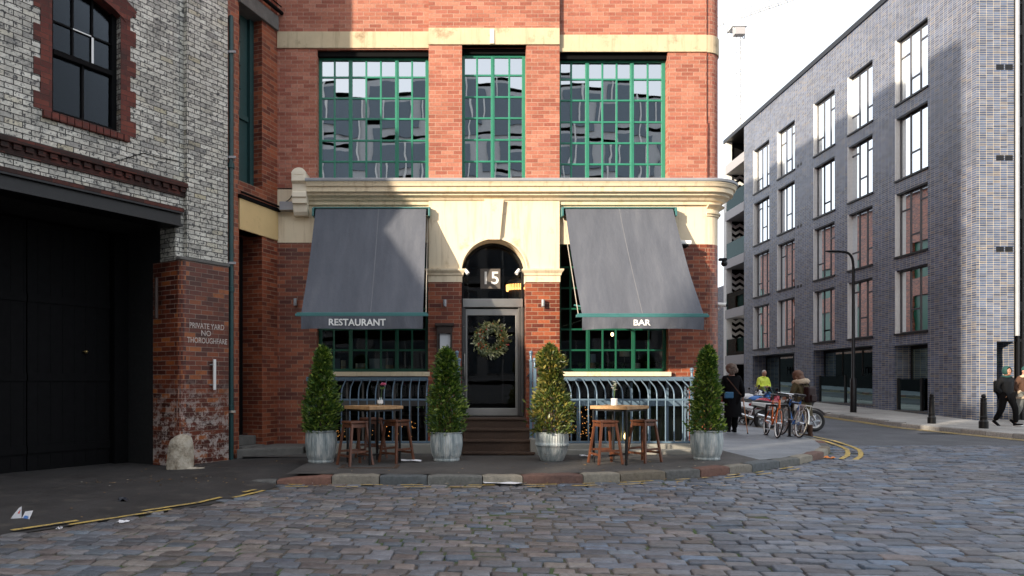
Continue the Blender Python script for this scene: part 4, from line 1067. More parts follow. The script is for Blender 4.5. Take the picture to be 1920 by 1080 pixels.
# ball-topped gate posts beside the steps
def newel(x, y, z0, z1, label):
    t = thing('railing_post', label, 'post', (x, y, z0))
    b = MB().box(x-.025, x+.025, y-.025, y+.025, z0, z1-.16); b.lathe([(.03, 0), (.036, .02), (.022, .04), (.02, .11), (.03, .12), (.024, .14)], 12, (x, y, z1-.16)); b.build('post', M['rail_blue'], t, smooth=45)
    MB().ball((x, y, z1), .036, 14).build('ball_finial', M['rail_blue'], t, smooth=60)
    b = MB().bar((x, y, z1-.35), (x, 13.42, z1-.42), .03, .012); b.build('stay', M['rail_blue'], t)
newel(AT(857, 0, 12.9).x, 12.9, .285, AT(0, 661, 12.9).z, 'taller ball-topped slate blue post left of the entrance steps')
newel(AT(861, 0, 12.6).x, 12.6, .1, AT(0, 675, 12.6).z, 'shorter ball-topped slate blue post nearest the left side of the steps')
newel(AT(995.5, 0, 12.9).x, 12.9, .285, AT(0, 661, 12.9).z, 'taller ball-topped slate blue post right of the entrance steps')
newel(AT(1003, 0, 12.6).x, 12.62, .1, AT(0, 674, 12.6).z, 'shorter ball-topped slate blue post beside the bronze leaved planter')
newel(AT(1297, 0, 12.9).x, 12.9, .285, AT(0, 693, 12.9).z, 'ball-topped slate blue end post at the corner end of the railing')

# clipped bays in galvanised tubs
def planter(label, x, ybase, diam, tubh, ytop, wid, lean, leafm, ribs, seed, shape, dish=False):
    Y = 1350*1.25/(ybase-718); k = Y/1350; X = (x-850)*k
    t = thing('potted_bay_tree', label, 'potted tree', (X, Y, PAVE-.003), 0, 'clipped bay trees in zinc tubs')
    r = diam*k/2; h = tubh*k; rng = random.Random(seed)
    if dish: pr = [(r*.66, 0), (r*.70, .015), (r*.88, h*.28), (r*.98, h*.52), (r*1.03, h*.54), (r*1.03, h*.60), (r*.99, h*.62), (r, h*.8), (r*.99, h*.97), (r*1.02, h*.98), (r*1.02, h), (r*.95, h), (r*.95, h-.05)]
    else: pr = [(r*.80, 0), (r*.83, .012), (r*.83, .035), (r*.80, .04), (r*.90, h*.22), (r*.985, h*.5), (r*1.0, h*.62), (r*.985, h*.8), (r*.955, h*.95), (r*.985, h*.965), (r*.985, h), (r*.92, h), (r*.92, h-.05)]
    fl = lambda g, z: 1+(.018*math.cos(g*ribs) if .05 < z < h*.93 else 0)
    dense = []
    for (a, z0), (c, z1) in zip(pr, pr[1:]): dense += [(a+(c-a)*i/3, z0+(z1-z0)*i/3) for i in range(3)]
    dense.append(pr[-1])
    MB().lathe(dense, ribs*4, (X, Y, PAVE-.003), fn=fl).build('tub', M['zinc'], t, smooth=50)
    MB().lathe([(0, h-.055), (r*.93, h-.05)], 24, (X, Y, PAVE-.003)).build('soil', paint('potting soil', (.02, .014, .01), .95, scale=40, bump=.6), t)
    zt = EYE+(718-ytop)*k; z0 = PAVE+h-.04; H = zt-z0; wr = wid*k/2
    Yc = Y
    cb = MB().tube([(X, Yc, PAVE+h-.06), (X+lean*.3, Yc, z0+H*.5), (X+lean, Yc, zt-.1)], [.022, .016, .006], 7)
    for _ in range(26):
        v = rng.uniform(.05, .85); a = rng.uniform(0, 6.28); rr = wr*shape(v)*.8
        cb.tube([(X+lean*v, Yc, z0+H*v), (X+lean*v+rr*math.cos(a), Yc+rr*math.sin(a), z0+H*v+.10)], [.006, .002], 5)
    cb.build('stem', M['bark'], t)
    b = MB(); N = 3700
    for i in range(N):
        v = rng.random()**.9*1.02
        R_ = wr*shape(v)*(1+.30*noise.noise(Vector((v*7, seed*3.1, 0))))
        a = rng.uniform(0, 2*math.pi); q = rng.random()**.40
        bump = 1+.34*noise.noise(Vector((math.cos(a)*1.9, math.sin(a)*1.9, v*5+seed)))
        rr = R_*q*bump
        if i % 60 == 0: rr = R_*rng.uniform(1.1, 1.35)         # stray shoots
        c = Vector((X+lean*v*v+rr*math.cos(a), Yc+rr*math.sin(a), z0+H*v+rng.gauss(0, .012)))
        out = Vector((math.cos(a), math.sin(a), rng.uniform(.1, 1.1))).normalized()
        d = (out+Vector((rng.gauss(0, .45), rng.gauss(0, .45), rng.gauss(0, .4)))).normalized()
        sd = d.cross(Vector((rng.gauss(0, 1), rng.gauss(0, 1), rng.gauss(0, 1)))).normalized(); up = sd.cross(d)
        Lf = rng.uniform(.065, .105); w_ = Lf*.42
        tip = c+d*Lf; mid = c+d*Lf*.5
        b.add([c, mid+sd*w_*.5+up*.006, tip-up*.008, mid-sd*w_*.5+up*.006, mid-up*.003], [(0, 1, 4), (1, 2, 4), (2, 3, 4), (3, 0, 4)])
    b.build('crown', leafm, t)
    return t
cone = lambda v: (.92+.3*v if v < .22 else .985-.62*(v-.22)/.62 if v < .84 else .365*math.sqrt(max(0, 1-((v-.84)/.17)**2)))
cone2 = lambda v: .86+.5*v if v < .28 else 1.0-.58*((v-.28)/.55)**1.2 if v < .83 else .42*math.sqrt(max(0, 1-((v-.83)/.18)**2))
lumpy = lambda v: (.9+.4*v if v < .25 else 1.0-.5*(v-.25)/.4 if v < .60 else .56-1.6*(v-.60) if v < .70 else .40+1.1*(v-.70) if v < .80 else .51 if v < .9 else .5*(1-v)/.1+.05)
planter('bay cone in blue grey zinc tub at the far left railing end', 602, 866, 58, 60, 657, 66, .03, M['bay_leaf'], 38, 1, cone)
planter('dense bay cone in zinc tub left of the entrance steps', 837, 863, 60, 54, 660, 73, .0, M['bay_leaf'], 40, 2, cone2)
planter('twisted bronze leaved bay with knob top in banded zinc tub right of the steps', 1035, 863, 61, 54, 652, 80, -.035, M['bay_leaf_bronze'], 40, 3, lumpy, True)
planter('slim bay cone in rust streaked zinc tub at the building corner', 1325, 861, 58, 55, 657, 62, .01, M['bay_leaf'], 36, 4, cone)

# tall tables, stools, vases
def table(label, X, Y, rz):
    t = thing('bar_table', label, 'table', (X, Y, PAVE), rz, 'tall square tables outside the restaurant')
    lx = wloc(t); s_ = .33; H = .895
    def put(b): return b.xf(Matrix.Translation(lx))
    b = MB()
    for i in range(5): b.box(-s_+i*2*s_/5+.001, -s_+(i+1)*2*s_/5-.001, -s_, s_, H-.052+.0005*(i % 2), H-.0008*(i % 3))
    put(b).build('tabletop', M['wood_table'], t, bevel=.004)
    for a, c in ((1, 1), (1, -1), (-1, 1), (-1, -1)): put(MB().box(a*(s_-.04)-.014, a*(s_-.04)+.014, c*(s_-.04)-.014, c*(s_-.04)+.014, 0, H-.08)).build('leg', M['black_metal'], t)
    b = MB()
    for a in (-1, 1): b.box(-s_+.03, s_-.03, a*(s_-.04)-.012, a*(s_-.04)+.012, H-.082, H-.053).box(a*(s_-.04)-.012, a*(s_-.04)+.012, -s_+.06, s_-.06, H-.0815, H-.0535)
    put(b).build('frame', M['black_metal'], t)
    b = MB().box(-s_+.03, s_-.03, -.012, .012, .11, .135); put(b).build('foot_bar', M['black_metal'], t)
    return t
table('square oak topped bar table with pink rose in a glass jar', -1.25, 11.30, R(43))
table('square oak topped bar table with white flowers in a pot', 2.62, 11.35, R(46))
def stool(label, X, Y, rz, h=.67, w=.155):
    t = thing('bar_stool', label, 'stool', (X, Y, PAVE), rz, 'dark wooden bar stools')
    T = Matrix.Translation(wloc(t))
    b = MB().box(-w, w, -w*.95, w*.95, h-.032, h); b.xf(T).build('seat', M['wood_stool'], t, bevel=.008)
    legs = {}
    for a in (-1, 1):
        for c in (-1, 1):
            p, q = Vector((a*(w+.045), c*(w+.035), 0)), Vector((a*(w-.035), c*(w-.035), h-.03)); legs[a, c] = (p, q)
            MB().bar(p, q, .034, .034, (0, 1, 0)).xf(T).build('leg', M['wood_stool'], t, bevel=.003)
    def at(a, c, z): p, q = legs[a, c]; return p.lerp(q, z/(h-.03))
    for i, (k1, k2, z) in enumerate((((-1, -1), (1, -1), .21), ((-1, 1), (1, 1), .21), ((-1, -1), (-1, 1), .15), ((1, -1), (1, 1), .15))):
        MB().bar(at(*k1, z), at(*k2, z), .02, .034).xf(T).build('rung', M['wood_stool'], t, bevel=.002)
    b = MB()
    for k1, k2 in (((-1, -1), (1, -1)), ((-1, 1), (1, 1)), ((-1, -1), (-1, 1)), ((1, -1), (1, 1))): b.bar(at(*k1, h-.07), at(*k2, h-.07), .018, .05)
    b.xf(T).build('apron', M['wood_stool'], t)
    return t
stool('dark wooden stool at the front left of the rose table', -1.50, 10.98, R(38))
stool('dark wooden stool half under the right side of the rose table', -.90, 11.40, R(50))
stool('dark wooden stool behind the rose table nearest the railing', -1.37, 12.0, R(30))
stool('reddish wooden stool at the left of the white flower table', 2.36, 11.18, R(14))
stool('dark wooden stool at the right of the white flower table', 3.02, 11.42, R(36))
ZT = PAVE+.895
vx, vy = (711-850)*11.35/1350+.01, 11.42
t = thing('flower_vase', 'small glass jar holding one pink rose on the left table', 'vase', (vx, vy, ZT))
MB().lathe([(.03, 0), (.042, .004), (.044, .02), (.044, .10), (.036, .115), (.038, .13), (.036, .13), (.034, .115), (.041, .10), (.041, .008), (0, .006)], 18, (vx, vy, ZT)).build('jar', M['glass_clear'], t, smooth=50)
MB().lathe([(.0455, .03), (.0455, .085)], 18, (vx, vy, ZT)).build('paper_band', M['white'], t)
MB().tube([(vx, vy, ZT+.01), (vx+.015, vy, ZT+.16), (vx+.03, vy, ZT+.29)], .005, 6).build('stalk', M['inside_leaf'], t)
b = MB(); rng = random.Random(9)
for k in range(26):
    a = k*2.4; rr = .008+.030*(k/26); c = Vector((vx+.05+rr*math.cos(a)*.8, vy+rr*math.sin(a)*.8, ZT+.315+.02*(1-k/26)))
    d = Vector((math.cos(a), math.sin(a), 1.2-.9*k/26)).normalized(); sd = d.cross(Vector((0, 0, 1))).normalized()
    b.add([c-sd*.012, c+sd*.012, c+d*.03+sd*.016, c+d*.036, c+d*.03-sd*.016], [(0, 1, 2, 3, 4)])
b.build('rose_bloom', paint('pink petals', (.72, .22, .36), .6, var=.25, bump=0), t)
b = MB()
for a in (0.4, 2.2, 4.1, 5.3): b.add([(vx+.03, vy, ZT+.27), (vx+.03+.04*math.cos(a), vy+.04*math.sin(a), ZT+.30), (vx+.03+.06*math.cos(a+.2), vy+.06*math.sin(a+.2), ZT+.27), (vx+.03+.03*math.cos(a+.6), vy+.03*math.sin(a+.6), ZT+.255)], [(0, 1, 2, 3)])
b.build('rose_leaf', M['inside_leaf'], t)
vx, vy = (1152-850)*11.35/1350, 11.36
t = thing('flower_vase', 'white pot of white flowers on the right table', 'vase', (vx, vy, ZT))
MB().lathe([(.045, 0), (.05, .005), (.052, .11), (.047, .11), (.045, .02), (0, .02)], 20, (vx, vy, ZT)).build('pot', M['white'], t, smooth=50)
b = MB(); rng = random.Random(12); fl_ = MB()
for k in range(5):
    p = Vector((vx+rng.uniform(-.01, .03), vy+rng.uniform(-.02, .02), ZT+.22+k*.032+.03)); b.tube([(vx, vy, ZT+.05), (vx+.0, vy, ZT+.14), p], .004, 5)
    for j in range(7):
        a = j*.9+k; c = p+Vector((rng.uniform(-.015, .015),)*3); d = Vector((math.cos(a), math.sin(a), rng.uniform(-.2, .6))).normalized(); sd = d.cross(Vector((.1, .2, 1))).normalized()
        fl_.add([c, c+d*.022+sd*.017, c+d*.045, c+d*.022-sd*.017], [(0, 1, 2, 3)])
b.build('stalk', M['inside_leaf'], t); fl_.build('bloom', M['white'], t)

# menu case
t = thing('menu_case', 'dark framed menu case with white menu sheet on brick left of the door', 'menu board', (FX(832), 13.4, FZ(650)))
x0, x1, z0, z1 = FX(819), FX(848), FZ(700), FZ(612)
b = MB().box(x0, x0+.035, 13.36, 13.418, z0, z1).box(x1-.035, x1, 13.36, 13.418, z0, z1).box(x0+.035, x1-.035, 13.36, 13.418, z0, z0+.035).box(x0+.035, x1-.035, 13.36, 13.418, z1-.14, z1)
b.build('frame', M['brown_frame'], t, bevel=.004)
MB().box(x0-.03, x1+.03, 13.33, 13.418, z1+.001, z1+.05).build('hood', M['brown_frame'], t, bevel=.004)
b = MB().add([(FX(825), 13.40, FZ(660)), (FX(845), 13.40, FZ(658)), (FX(845), 13.40, FZ(628)), (FX(825), 13.40, FZ(624))], [(0, 1, 2, 3)]).quad((FX(826.5), 13.402, FZ(692)), (FX(842), 13.402, FZ(692)), (FX(842), 13.402, FZ(662)), (FX(826.5), 13.402, FZ(662)))
b.build('menu_sheet', M['paper'], t)
MB().box(x0+.03, x1-.03, 13.404, 13.416, z0+.03, z1-.13).build('backing', M['black'], t)

# Christmas wreath on the door
wx, wy, wz = AT(921, 637, 13.78)
t = thing('wreath', 'round leafy wreath with orange berries hanging on the glass door', 'wreath', (wx, wy, wz))
rng = random.Random(21); b = MB(); br_ = MB(); bs = MB(); pk = MB()
bs.tube([(wx+.235*math.cos(a), wy+.03, wz+.235*math.sin(a)) for a in [2*math.pi*i/30 for i in range(30)]], .04, 8, closed=True)
for i in range(1250):
    a = rng.uniform(0, 2*math.pi); rr = .235+rng.gauss(0, .045); th = rng.uniform(0, 2*math.pi)
    c = Vector((wx+rr*math.cos(a), wy-.02+.05*math.cos(th), wz+rr*math.sin(a)))
    d = Vector((math.cos(a)*(rr-.2)*6-math.sin(a)*.7+rng.gauss(0, .5), -.55+rng.gauss(0, .3), math.sin(a)*(rr-.2)*6+math.cos(a)*.7+rng.gauss(0, .5))).normalized()
    sd = d.cross(Vector((rng.gauss(0, 1), 1, rng.gauss(0, 1)))).normalized(); L_ = rng.uniform(.05, .10); w_ = L_*.22
    b.add([c, c+d*L_*.5+sd*w_, c+d*L_, c+d*L_*.5-sd*w_], [(0, 1, 2, 3)])
for i in range(42):
    a = rng.choice([rng.uniform(0, 6.28), rng.gauss(2.3, .5), rng.gauss(.2, .4), rng.gauss(3.7, .3)]); rr = .235+rng.gauss(0, .05)
    (br_ if i % 3 else pk).ball((wx+rr*math.cos(a), wy-.085+rng.uniform(-.015, .015), wz+rr*math.sin(a)), rng.uniform(.010, .018), 7)
bs.build('wreath_ring', M['bark'], t); b.build('wreath_leaves', M['wreath_leaf'], t)
br_.build('orange_berries', paint('orange berry', (.65, .19, .03), .4, bump=0), t); pk.build('red_berries', paint('red berry', (.5, .05, .04), .4, bump=0), t)

# wall lights: short grey cylinders
def wall_light(x, y, Yw, label):
    X, Y, Z = AT(x, y, Yw); t = thing('wall_light', label, 'wall light', (X, Yw, Z), 0, 'grey cylinder wall lights')
    MB().lathe([(.0, -.062), (.03, -.065), (.032, -.06), (.032, .06), (.03, .065), (.0, .062)], 16, (X, Yw-.07, Z)).build('shade', M['lead'], t, smooth=40)
    MB().box(X-.018, X+.018, Yw-.04, Yw, Z-.03, Z+.03).build('bracket', M['steel_dark'], t)
wall_light(555, 567, 13.5, 'small grey cylinder wall light left of the RESTAURANT awning')
wall_light(834, 569, 13.42, 'small grey cylinder wall light above the menu case')
wall_light(1017.5, 569, 13.42, 'small grey cylinder wall light on brick right of the door')
def spot(x, y, s_, label):
    X, Y, Z = AT(x, y, 13.36); t = thing('spotlight', label, 'spotlight', (X, Y, Z), 0, 'little white spotlights at the arch')
    ax = Vector((s_*.5, -.3, -.8)).normalized()
    MB().lathe([(.0, .075), (.022, .07), (.03, .03), (.036, -.04), (.034, -.045), (.0, -.035)], 14, (X, Y, Z), axis=-ax).build('lamp_head', M['white'], t, smooth=40)
    MB().tube([(X, Y, Z+.03), (X-s_*.06, 13.42, Z+.02)], .01, 6).build('arm', M['white'], t)
spot(875.5, 510, 1, 'little white spotlight at the left springing of the arch')
spot(970, 510, -1, 'little white spotlight at the right springing of the arch')
X, Y, Z = AT(1283, 459, 13.3)
t = thing('floodlight', 'white and black floodlight on the wall beside the BAR awning', 'floodlight', (X, Y, Z))
MB().box(X-.13, X+.09, 13.14, 13.34, Z-.02, Z+.055).build('housing', M['white'], t, bevel=.02); MB().box(X-.15, X+.02, 13.10, 13.30, Z-.07, Z-.021).build('lamp_glass', M['black'], t, bevel=.01); MB().box(X-.03, X+.03, 13.3, 13.5, Z-.01, Z+.03).build('arm', M['steel_dark'], t)
X, Y, Z = AT(1353, 573, 13.75)
t = thing('security_camera', 'white security camera on the rounded brick corner', 'camera', (X, Y, Z))
MB().tube([(X-.09, Y-.02, Z+.02), (X+.05, Y-.10, Z-.0)], .038, 12).build('body', M['white'], t, smooth=40); MB().tube([(X+.0, Y, Z-.02), (X-.03, Y+.08, Z-.09), (X-.02, Y+.1, Z-.05)], .014, 6).build('bracket', M['white'], t); MB().ball((X+.055, Y-.105, Z-.002), .03, 10).build('lens', M['black'], t)
X, Y, Z = AT(1358, 492, 14.0)
t = thing('security_camera', 'dark dome camera high on the side of the brick corner', 'camera', (X, Y, Z))
MB().box(X-.10, X+.04, Y-.04, Y+.04, Z+.03, Z+.08).build('bracket', M['black_metal'], t); MB().ball((X, Y, Z-.02), .062, 12).build('dome', M['black_metal'], t, smooth=60)

# things on the inner window sills
def at_sill(x, h=0): return (x-850)*13.92/1350, 13.92, FZ(696)+h
ZS = FZ(696)
def fern(x, label, h, n, seed):
    X = (x-850)*13.9/1350; t = thing('window_plant', label, 'plant', (X, 13.9, ZS), 0, 'green plants along the BAR window sill'); rng = random.Random(seed); b = MB()
    for i in range(n):
        a = rng.uniform(0, 6.28); L_ = rng.uniform(.6, 1)*h; q = [Vector((X, 13.9, ZS+.05)), Vector((X+.06*math.cos(a), 13.9+.04*math.sin(a), ZS+.06+L_*.7)), Vector((X+.15*math.cos(a), 13.9+.07*math.sin(a), ZS+.04+L_*.75))]
        sd = Vector((-math.sin(a), math.cos(a), .2))*.016
        b.add([q[0]-sd*.3, q[0]+sd*.3, q[1]+sd, q[1]-sd, q[2]], [(0, 1, 2, 3), (3, 2, 4)])
    b.build('leaves', M['inside_leaf'], t); MB().lathe([(.05, 0), (.065, .07), (.055, .07), (.05, .02)], 12, (X, 13.9, ZS)).build('pot', M['brown_frame'], t)
for i, (x, h) in enumerate(((1064, .20), (1088, .17), (1121, .18), (1146, .2), (1168, .17), (1212, .2), (1236, .22))):
    fern(x, ['pale sprigged plant at the left end of the BAR window sill', 'low green plant under the left casement of the BAR window', 'low fern at the left of the middle BAR casement', 'spreading fern in the middle of the BAR window sill', 'small fern right of middle on the BAR window sill', 'leafy plant behind the right casement of the BAR window', 'tall sprigged plant at the right end of the BAR window sill'][i], h, 34, 40+i)
def bottle(x, col, h, r, label, cat='bottle', name='bottle', neck=True):
    X = (x-850)*13.98/1350; t = thing(name, label, cat, (X, 13.98, ZS))
    MB().lathe([(r, 0), (r, h*.62), (r*.35, h*.78), (r*.3, h)] if neck else [(r, 0), (r, h), (0, h)], 16, (X, 13.98, ZS)).build('body', col, t, smooth=40)
    MB().lathe([(r*1.02, h*.2), (r*1.02, h*.5)], 16, (X, 13.98, ZS)).build('label_band', M['white'] if neck else M['stone_band'], t)
bottle(1112, paint('blue and white tin', (.35, .5, .7), .5, bump=0), .34, .055, 'blue and white tall tin standing in the BAR window', 'tin', 'tin', False)
bottle(1196, M['black'], .33, .045, 'dark wine bottle with white label in the BAR window')
bottle(644, paint('candle wax', (.62, .56, .42), .6, bump=0), .22, .05, 'thick cream candle in the RESTAURANT window', 'candle', 'candle', False)
bottle(676, M['white'], .16, .10, 'wide white bowl on the RESTAURANT window sill', 'bowl', 'bowl', False)
bottle(730, M['grey_box'], .26, .07, 'grey jar on the RESTAURANT window sill', 'jar', 'jar', False)
def desk_lamp(x, label):
    X = (x-850)*14.1/1350; t = thing('table_lamp', label, 'lamp', (X, 14.1, ZS))
    MB().lathe([(.06, 0), (.06, .02), (.012, .03), (.012, .30)], 14, (X, 14.1, ZS)).build('base', M['steel_dark'], t); MB().lathe([(.10, .30), (.09, .40), (.05, .43)], 18, (X, 14.1, ZS)).build('lamp_shade', M['white'], t, smooth=50)
desk_lamp(1171, 'white shaded table lamp among the plants in the BAR window')
for x, dx in ((628, 'leftmost'), (702, 'middle'), (720, 'rightmost')):
    X = (x-850)*14.2/1350
    o = MB().box(X-.10, X+.10, 14.2, 14.22, ZS+.01, ZS+.26).build('folded_card', paint('pale blue card', (.36, .45, .52), .6, bump=0)); tag(o, dx+' pale card standing in the RESTAURANT window', 'card', 'pale cards in the RESTAURANT window')
X, Y, Z = (1148-850)*15/1350, 15, EYE+(718-627)*15/1350
t = thing('pendant_bulb', 'bare warm bulb glowing inside the BAR window', 'light bulb', (X, Y, Z)); MB().ball((X, Y, Z), .032, 12, sc=(1, 1, 1.3)).build('bulb', M['bulb'], t, smooth=60); MB().tube([(X, Y, Z+.04), (X, Y, FZ(440))], .006, 6).build('cord', M['black'], t)
X, Y, Z = (1173-850)*13.95/1350, 13.95, EYE+(718-817)*13.95/1350
t = thing('basement_lamp', 'warm flame shaped lamp glowing behind the BAR railing', 'lamp', (X, Y, Z)); MB().lathe([(0, -.09), (.03, -.04), (.034, 0), (.016, .05), (0, .10)], 12, (X, Y, Z)).build('bulb', M['bulb'], t, smooth=60); MB().tube([(X, Y, Z+.1), (X, Y, 1.4)], .006, 6).build('cord', M['black'], t)

# manhole cover and rubbish
t = thing('manhole_cover', 'square iron framed manhole cover under the rose table', 'manhole cover', (-1.25, 10.75, PAVE))
MB().box(-1.62, -.88, 10.62, 10.95, PAVE-.01, PAVE+.004).build('cover', M['pavement'], t, bevel=.002)
b = MB()
for bx_ in ((-1.68, -1.62, 10.56, 11.0), (-.88, -.82, 10.56, 11.0), (-1.62, -.88, 10.56, 10.62)): b.box(*bx_, PAVE-.01, PAVE+.006)
b.build('frame', M['brown_step'], t)
def scrap(name, label, cat, x, y, s_, m, seed, h=.05, zg=0.0, sx=1.0, n=5):
    Y = 1350*(EYE-zg)/(y-718); X = (x-850)*Y/1350; rng = random.Random(seed); b = MB(); g = {}
    for i in range(n):
        for j in range(n):
            g[i, j] = Vector((X+(i/(n-1)-.5)*s_*sx+rng.gauss(0, s_*.06), Y+(j/(n-1)-.5)*s_+rng.gauss(0, s_*.06), zg+.012+h*max(0, noise.noise(Vector((i*.9, j*.9, seed)))+.35)))
    for i in range(n-1):
        for j in range(n-1): b.quad(g[i, j], g[i+1, j], g[i+1, j+1], g[i, j+1])
    o = b.build(name, m); return tag(o, label, cat)
wp = paint('litter paper', (.66, .66, .68), .6, var=.15)
o = scrap('plastic_scrap', 'crumpled white plastic at the kerb before the steps', 'litter', 945, 907, .34, wp, 3, .05, 0, 1.6)
scrap('plastic_bag', 'thin torn white plastic lying under the rose table', 'litter', 770, 866, .13, wp, 4, .04, PAVE, 2.6)
scrap('paper_napkin', 'white napkin between the banded tub and the stool', 'litter', 1101, 857, .13, wp, 6, .04, PAVE, 1.8)
scrap('black_rag', 'black crumpled rag on the tarmac by the yellow line', 'litter', 230, 943, .13, paint('black rag', (.012, .014, .022), .5), 7, .06, 0, 1.2)
scrap('orange_scrap', 'orange scrap of litter in the gutter at the curved kerb', 'litter', 1556, 861, .12, paint('orange litter', (.65, .2, .03), .6), 8, .05, 0, 1.4)
scrap('paper_cup', 'small white crumpled cup on the setts below the left leaflet', 'litter', 111, 995, .045, wp, 9, .04, 0)
scrap('white_scrap', 'flattened silvery scrap on the setts at the left', 'litter', 230, 981, .10, wp, 10, .02, 0)
Y = 1350*EYE/(975-718); X = (35-850)*Y/1350
t = thing('leaflet', 'folded white leaflet with red and blue print standing on tarmac', 'leaflet', (X, Y, 0))
MB().add([(X-.09, Y, .004), (X+.01, Y+.03, .005), (X-.0, Y+.05, .13), (X-.03, Y+.05, .11)], [(0, 1, 2, 3)]).add([(X+.01, Y+.03, .005), (X+.11, Y-.01, .004), (X+.11, Y+.06, .085), (X+.03, Y+.06, .075)], [(0, 1, 2, 3)]).build('paper', wp, t)
MB().quad((X-.028, Y+.028, .06), (X-.01, Y+.03, .06), (X-.005, Y+.043, .10), (X-.022, Y+.042, .10)).build('red_print', paint('red print', (.6, .06, .03), .6, bump=0), t)
MB().quad((X+.03, Y+.022, .015), (X+.09, Y-.004, .012), (X+.09, Y+.014, .035), (X+.04, Y+.035, .04)).build('blue_print', paint('blue print', (.08, .2, .5), .6, bump=0), t)
rng = random.Random(33); b = MB()
for i in range(260):                                       # fallen leaves and specks
    x, y = rng.uniform(-5, 4), rng.uniform(7.2, 12.4)
    if rng.random() < .5: y = rng.uniform(9.4, 9.85)
    zg = PAVE+.003 if (x > -2.2 and y > 10.0+max(0, x-2)*.5) else max(.012, apron_z(x, y)+.008 if x < -2.29 and y > yel(x) else .014)
    a = rng.uniform(0, 6.28); s_ = rng.uniform(.010, .034); c, sn = math.cos(a)*s_, math.sin(a)*s_
    b.add([(x-c, y-sn, zg), (x+sn*.5, y-c*.5, zg+.006), (x+c, y+sn, zg+.002), (x-sn*.5, y+c*.5, zg+.004)], [(0, 1, 2, 3)])
lm = NB('dry autumn leaf'); lm.p(Base_Color=lm.ramp(lm.n('NewGeometry').outputs['Random Per Island'], [(0, (.16, .08, .03)), (.5, (.38, .22, .06)), (.8, (.42, .40, .36)), (1, (.5, .3, .05))]), Roughness=.8)
tag(b.build('fallen_leaves', lm.mat), kind='stuff')

# ================================================================== THE DARK APARTMENT BLOCK ACROSS THE STREET
RX = 17.0
RB = lambda u, d, z: Vector((RX+d, u, z))
apt = thing('apartment_block', 'dark blue glazed brick apartment block with white lined windows and roof parapet', 'building', (RX, 23.4, 0))
CO = [(25.8, 27.67), (29.2, 31.0), (32.1, 33.95), (35.86, 37.75), (38.75, 40.76)]
RO = [(12.04, 14.5), (9.12, 11.5), (6.2, 8.6), (3.26, 5.66)]
GO = [(25.8, 27.75, .34, 2.80, .68), (29.2, 34.0, .50, 2.90, .55), (35.9, 40.9, .70, 2.90, .8)]
holes = [(a, c, e, h, .2) for a, c in CO for e, h in RO]+GO
YE, RT = 42.1, 16.35
b = MB().wall(RB, 23.4, YE, -.2, RT, holes, .2)
b.quad(RB(YE, 0, -.2), RB(YE, 3, -.2), RB(YE, 3, RT), RB(YE, 0, RT))
CF = lambda u, d, z: Vector((u, 23.4+d, z))
b.wall(CF, RX, 18.22, -.2, RT, [(17.66, 18.22, -.1, 2.72, .8)], .8)
b.quad((18.22, 23.4, 2.72), (18.22, 24.4, 2.72), (18.22, 24.4, RT), (18.22, 23.4, RT))
b.build('wall', M['brick_blue'], apt)
MB().box(RX-.06, RX+3, 23.34, 45.2, RT, RT+.22).box(RX+3, 40, 23.5, 45, RT-.1, RT+.1).build('roof', M['black_metal'], apt)
MB().box(RX+.1, RX+1.0, 23.5, 45, RT+.22, RT+.27).build('roof_planting', paint('sedum edge', (.09, .11, .04), .95, var=.5, scale=2, bump=.5), apt)
reveal = paint('white window reveal', (.72, .72, .70), .5, bump=0)
blind = paint('pale curtain', (.86, .85, .80), .9, var=.08, scale=3, bump=0)
rng = random.Random(2)
PAT = [[(0, .72), (1, .30), (2, .80)], [(0, .0), (1, .22), (1, .22)], [(0, .30), (1, .0), (2, .30)], [(1, .36)], [(0, .3), (2, .72)], [(0, .82), (1, .35), (2, .78)]]
proto = {}
def apt_window(pi):
    pat = PAT[pi]; Wd, H = 1.82, 2.38; b = MB()
    for y0, y1, z0, z1 in ((0, .05, 0, H), (Wd-.05, Wd, 0, H), (.05, Wd-.05, 0, .05), (.05, Wd-.05, H-.05, H)): b.box(-.03, .03, y0, y1, z0, z1)
    cs = [.05+(Wd-.1)*i/3 for i in range(4)]
    for i in (1, 2): b.box(-.028, .028, cs[i]-.028, cs[i]+.028, .05, H-.05)
    for col, f in pat:
        if f > 0: b.box(-.026, .026, cs[2-col]+.028, cs[3-col]-.028, H*f-.03, H*f+.03)
    f = b.build('window', M['steel_dark'] if False else paint('dark bronze window frame', (.06, .06, .07), .4, bump=0) if 'dark bronze window frame' not in bpy.data.materials else bpy.data.materials['dark bronze window frame'])
    g = MB()
    for i in range(3): g.add([(0, cs[i], .04), (0, cs[i+1], .04), (0, cs[i+1], H-.04), (0, cs[i], H-.04)], [(0, 1, 2, 3)])
    g.build('pane', M['glass_flat'], f)
    return f
k = 0; made = []
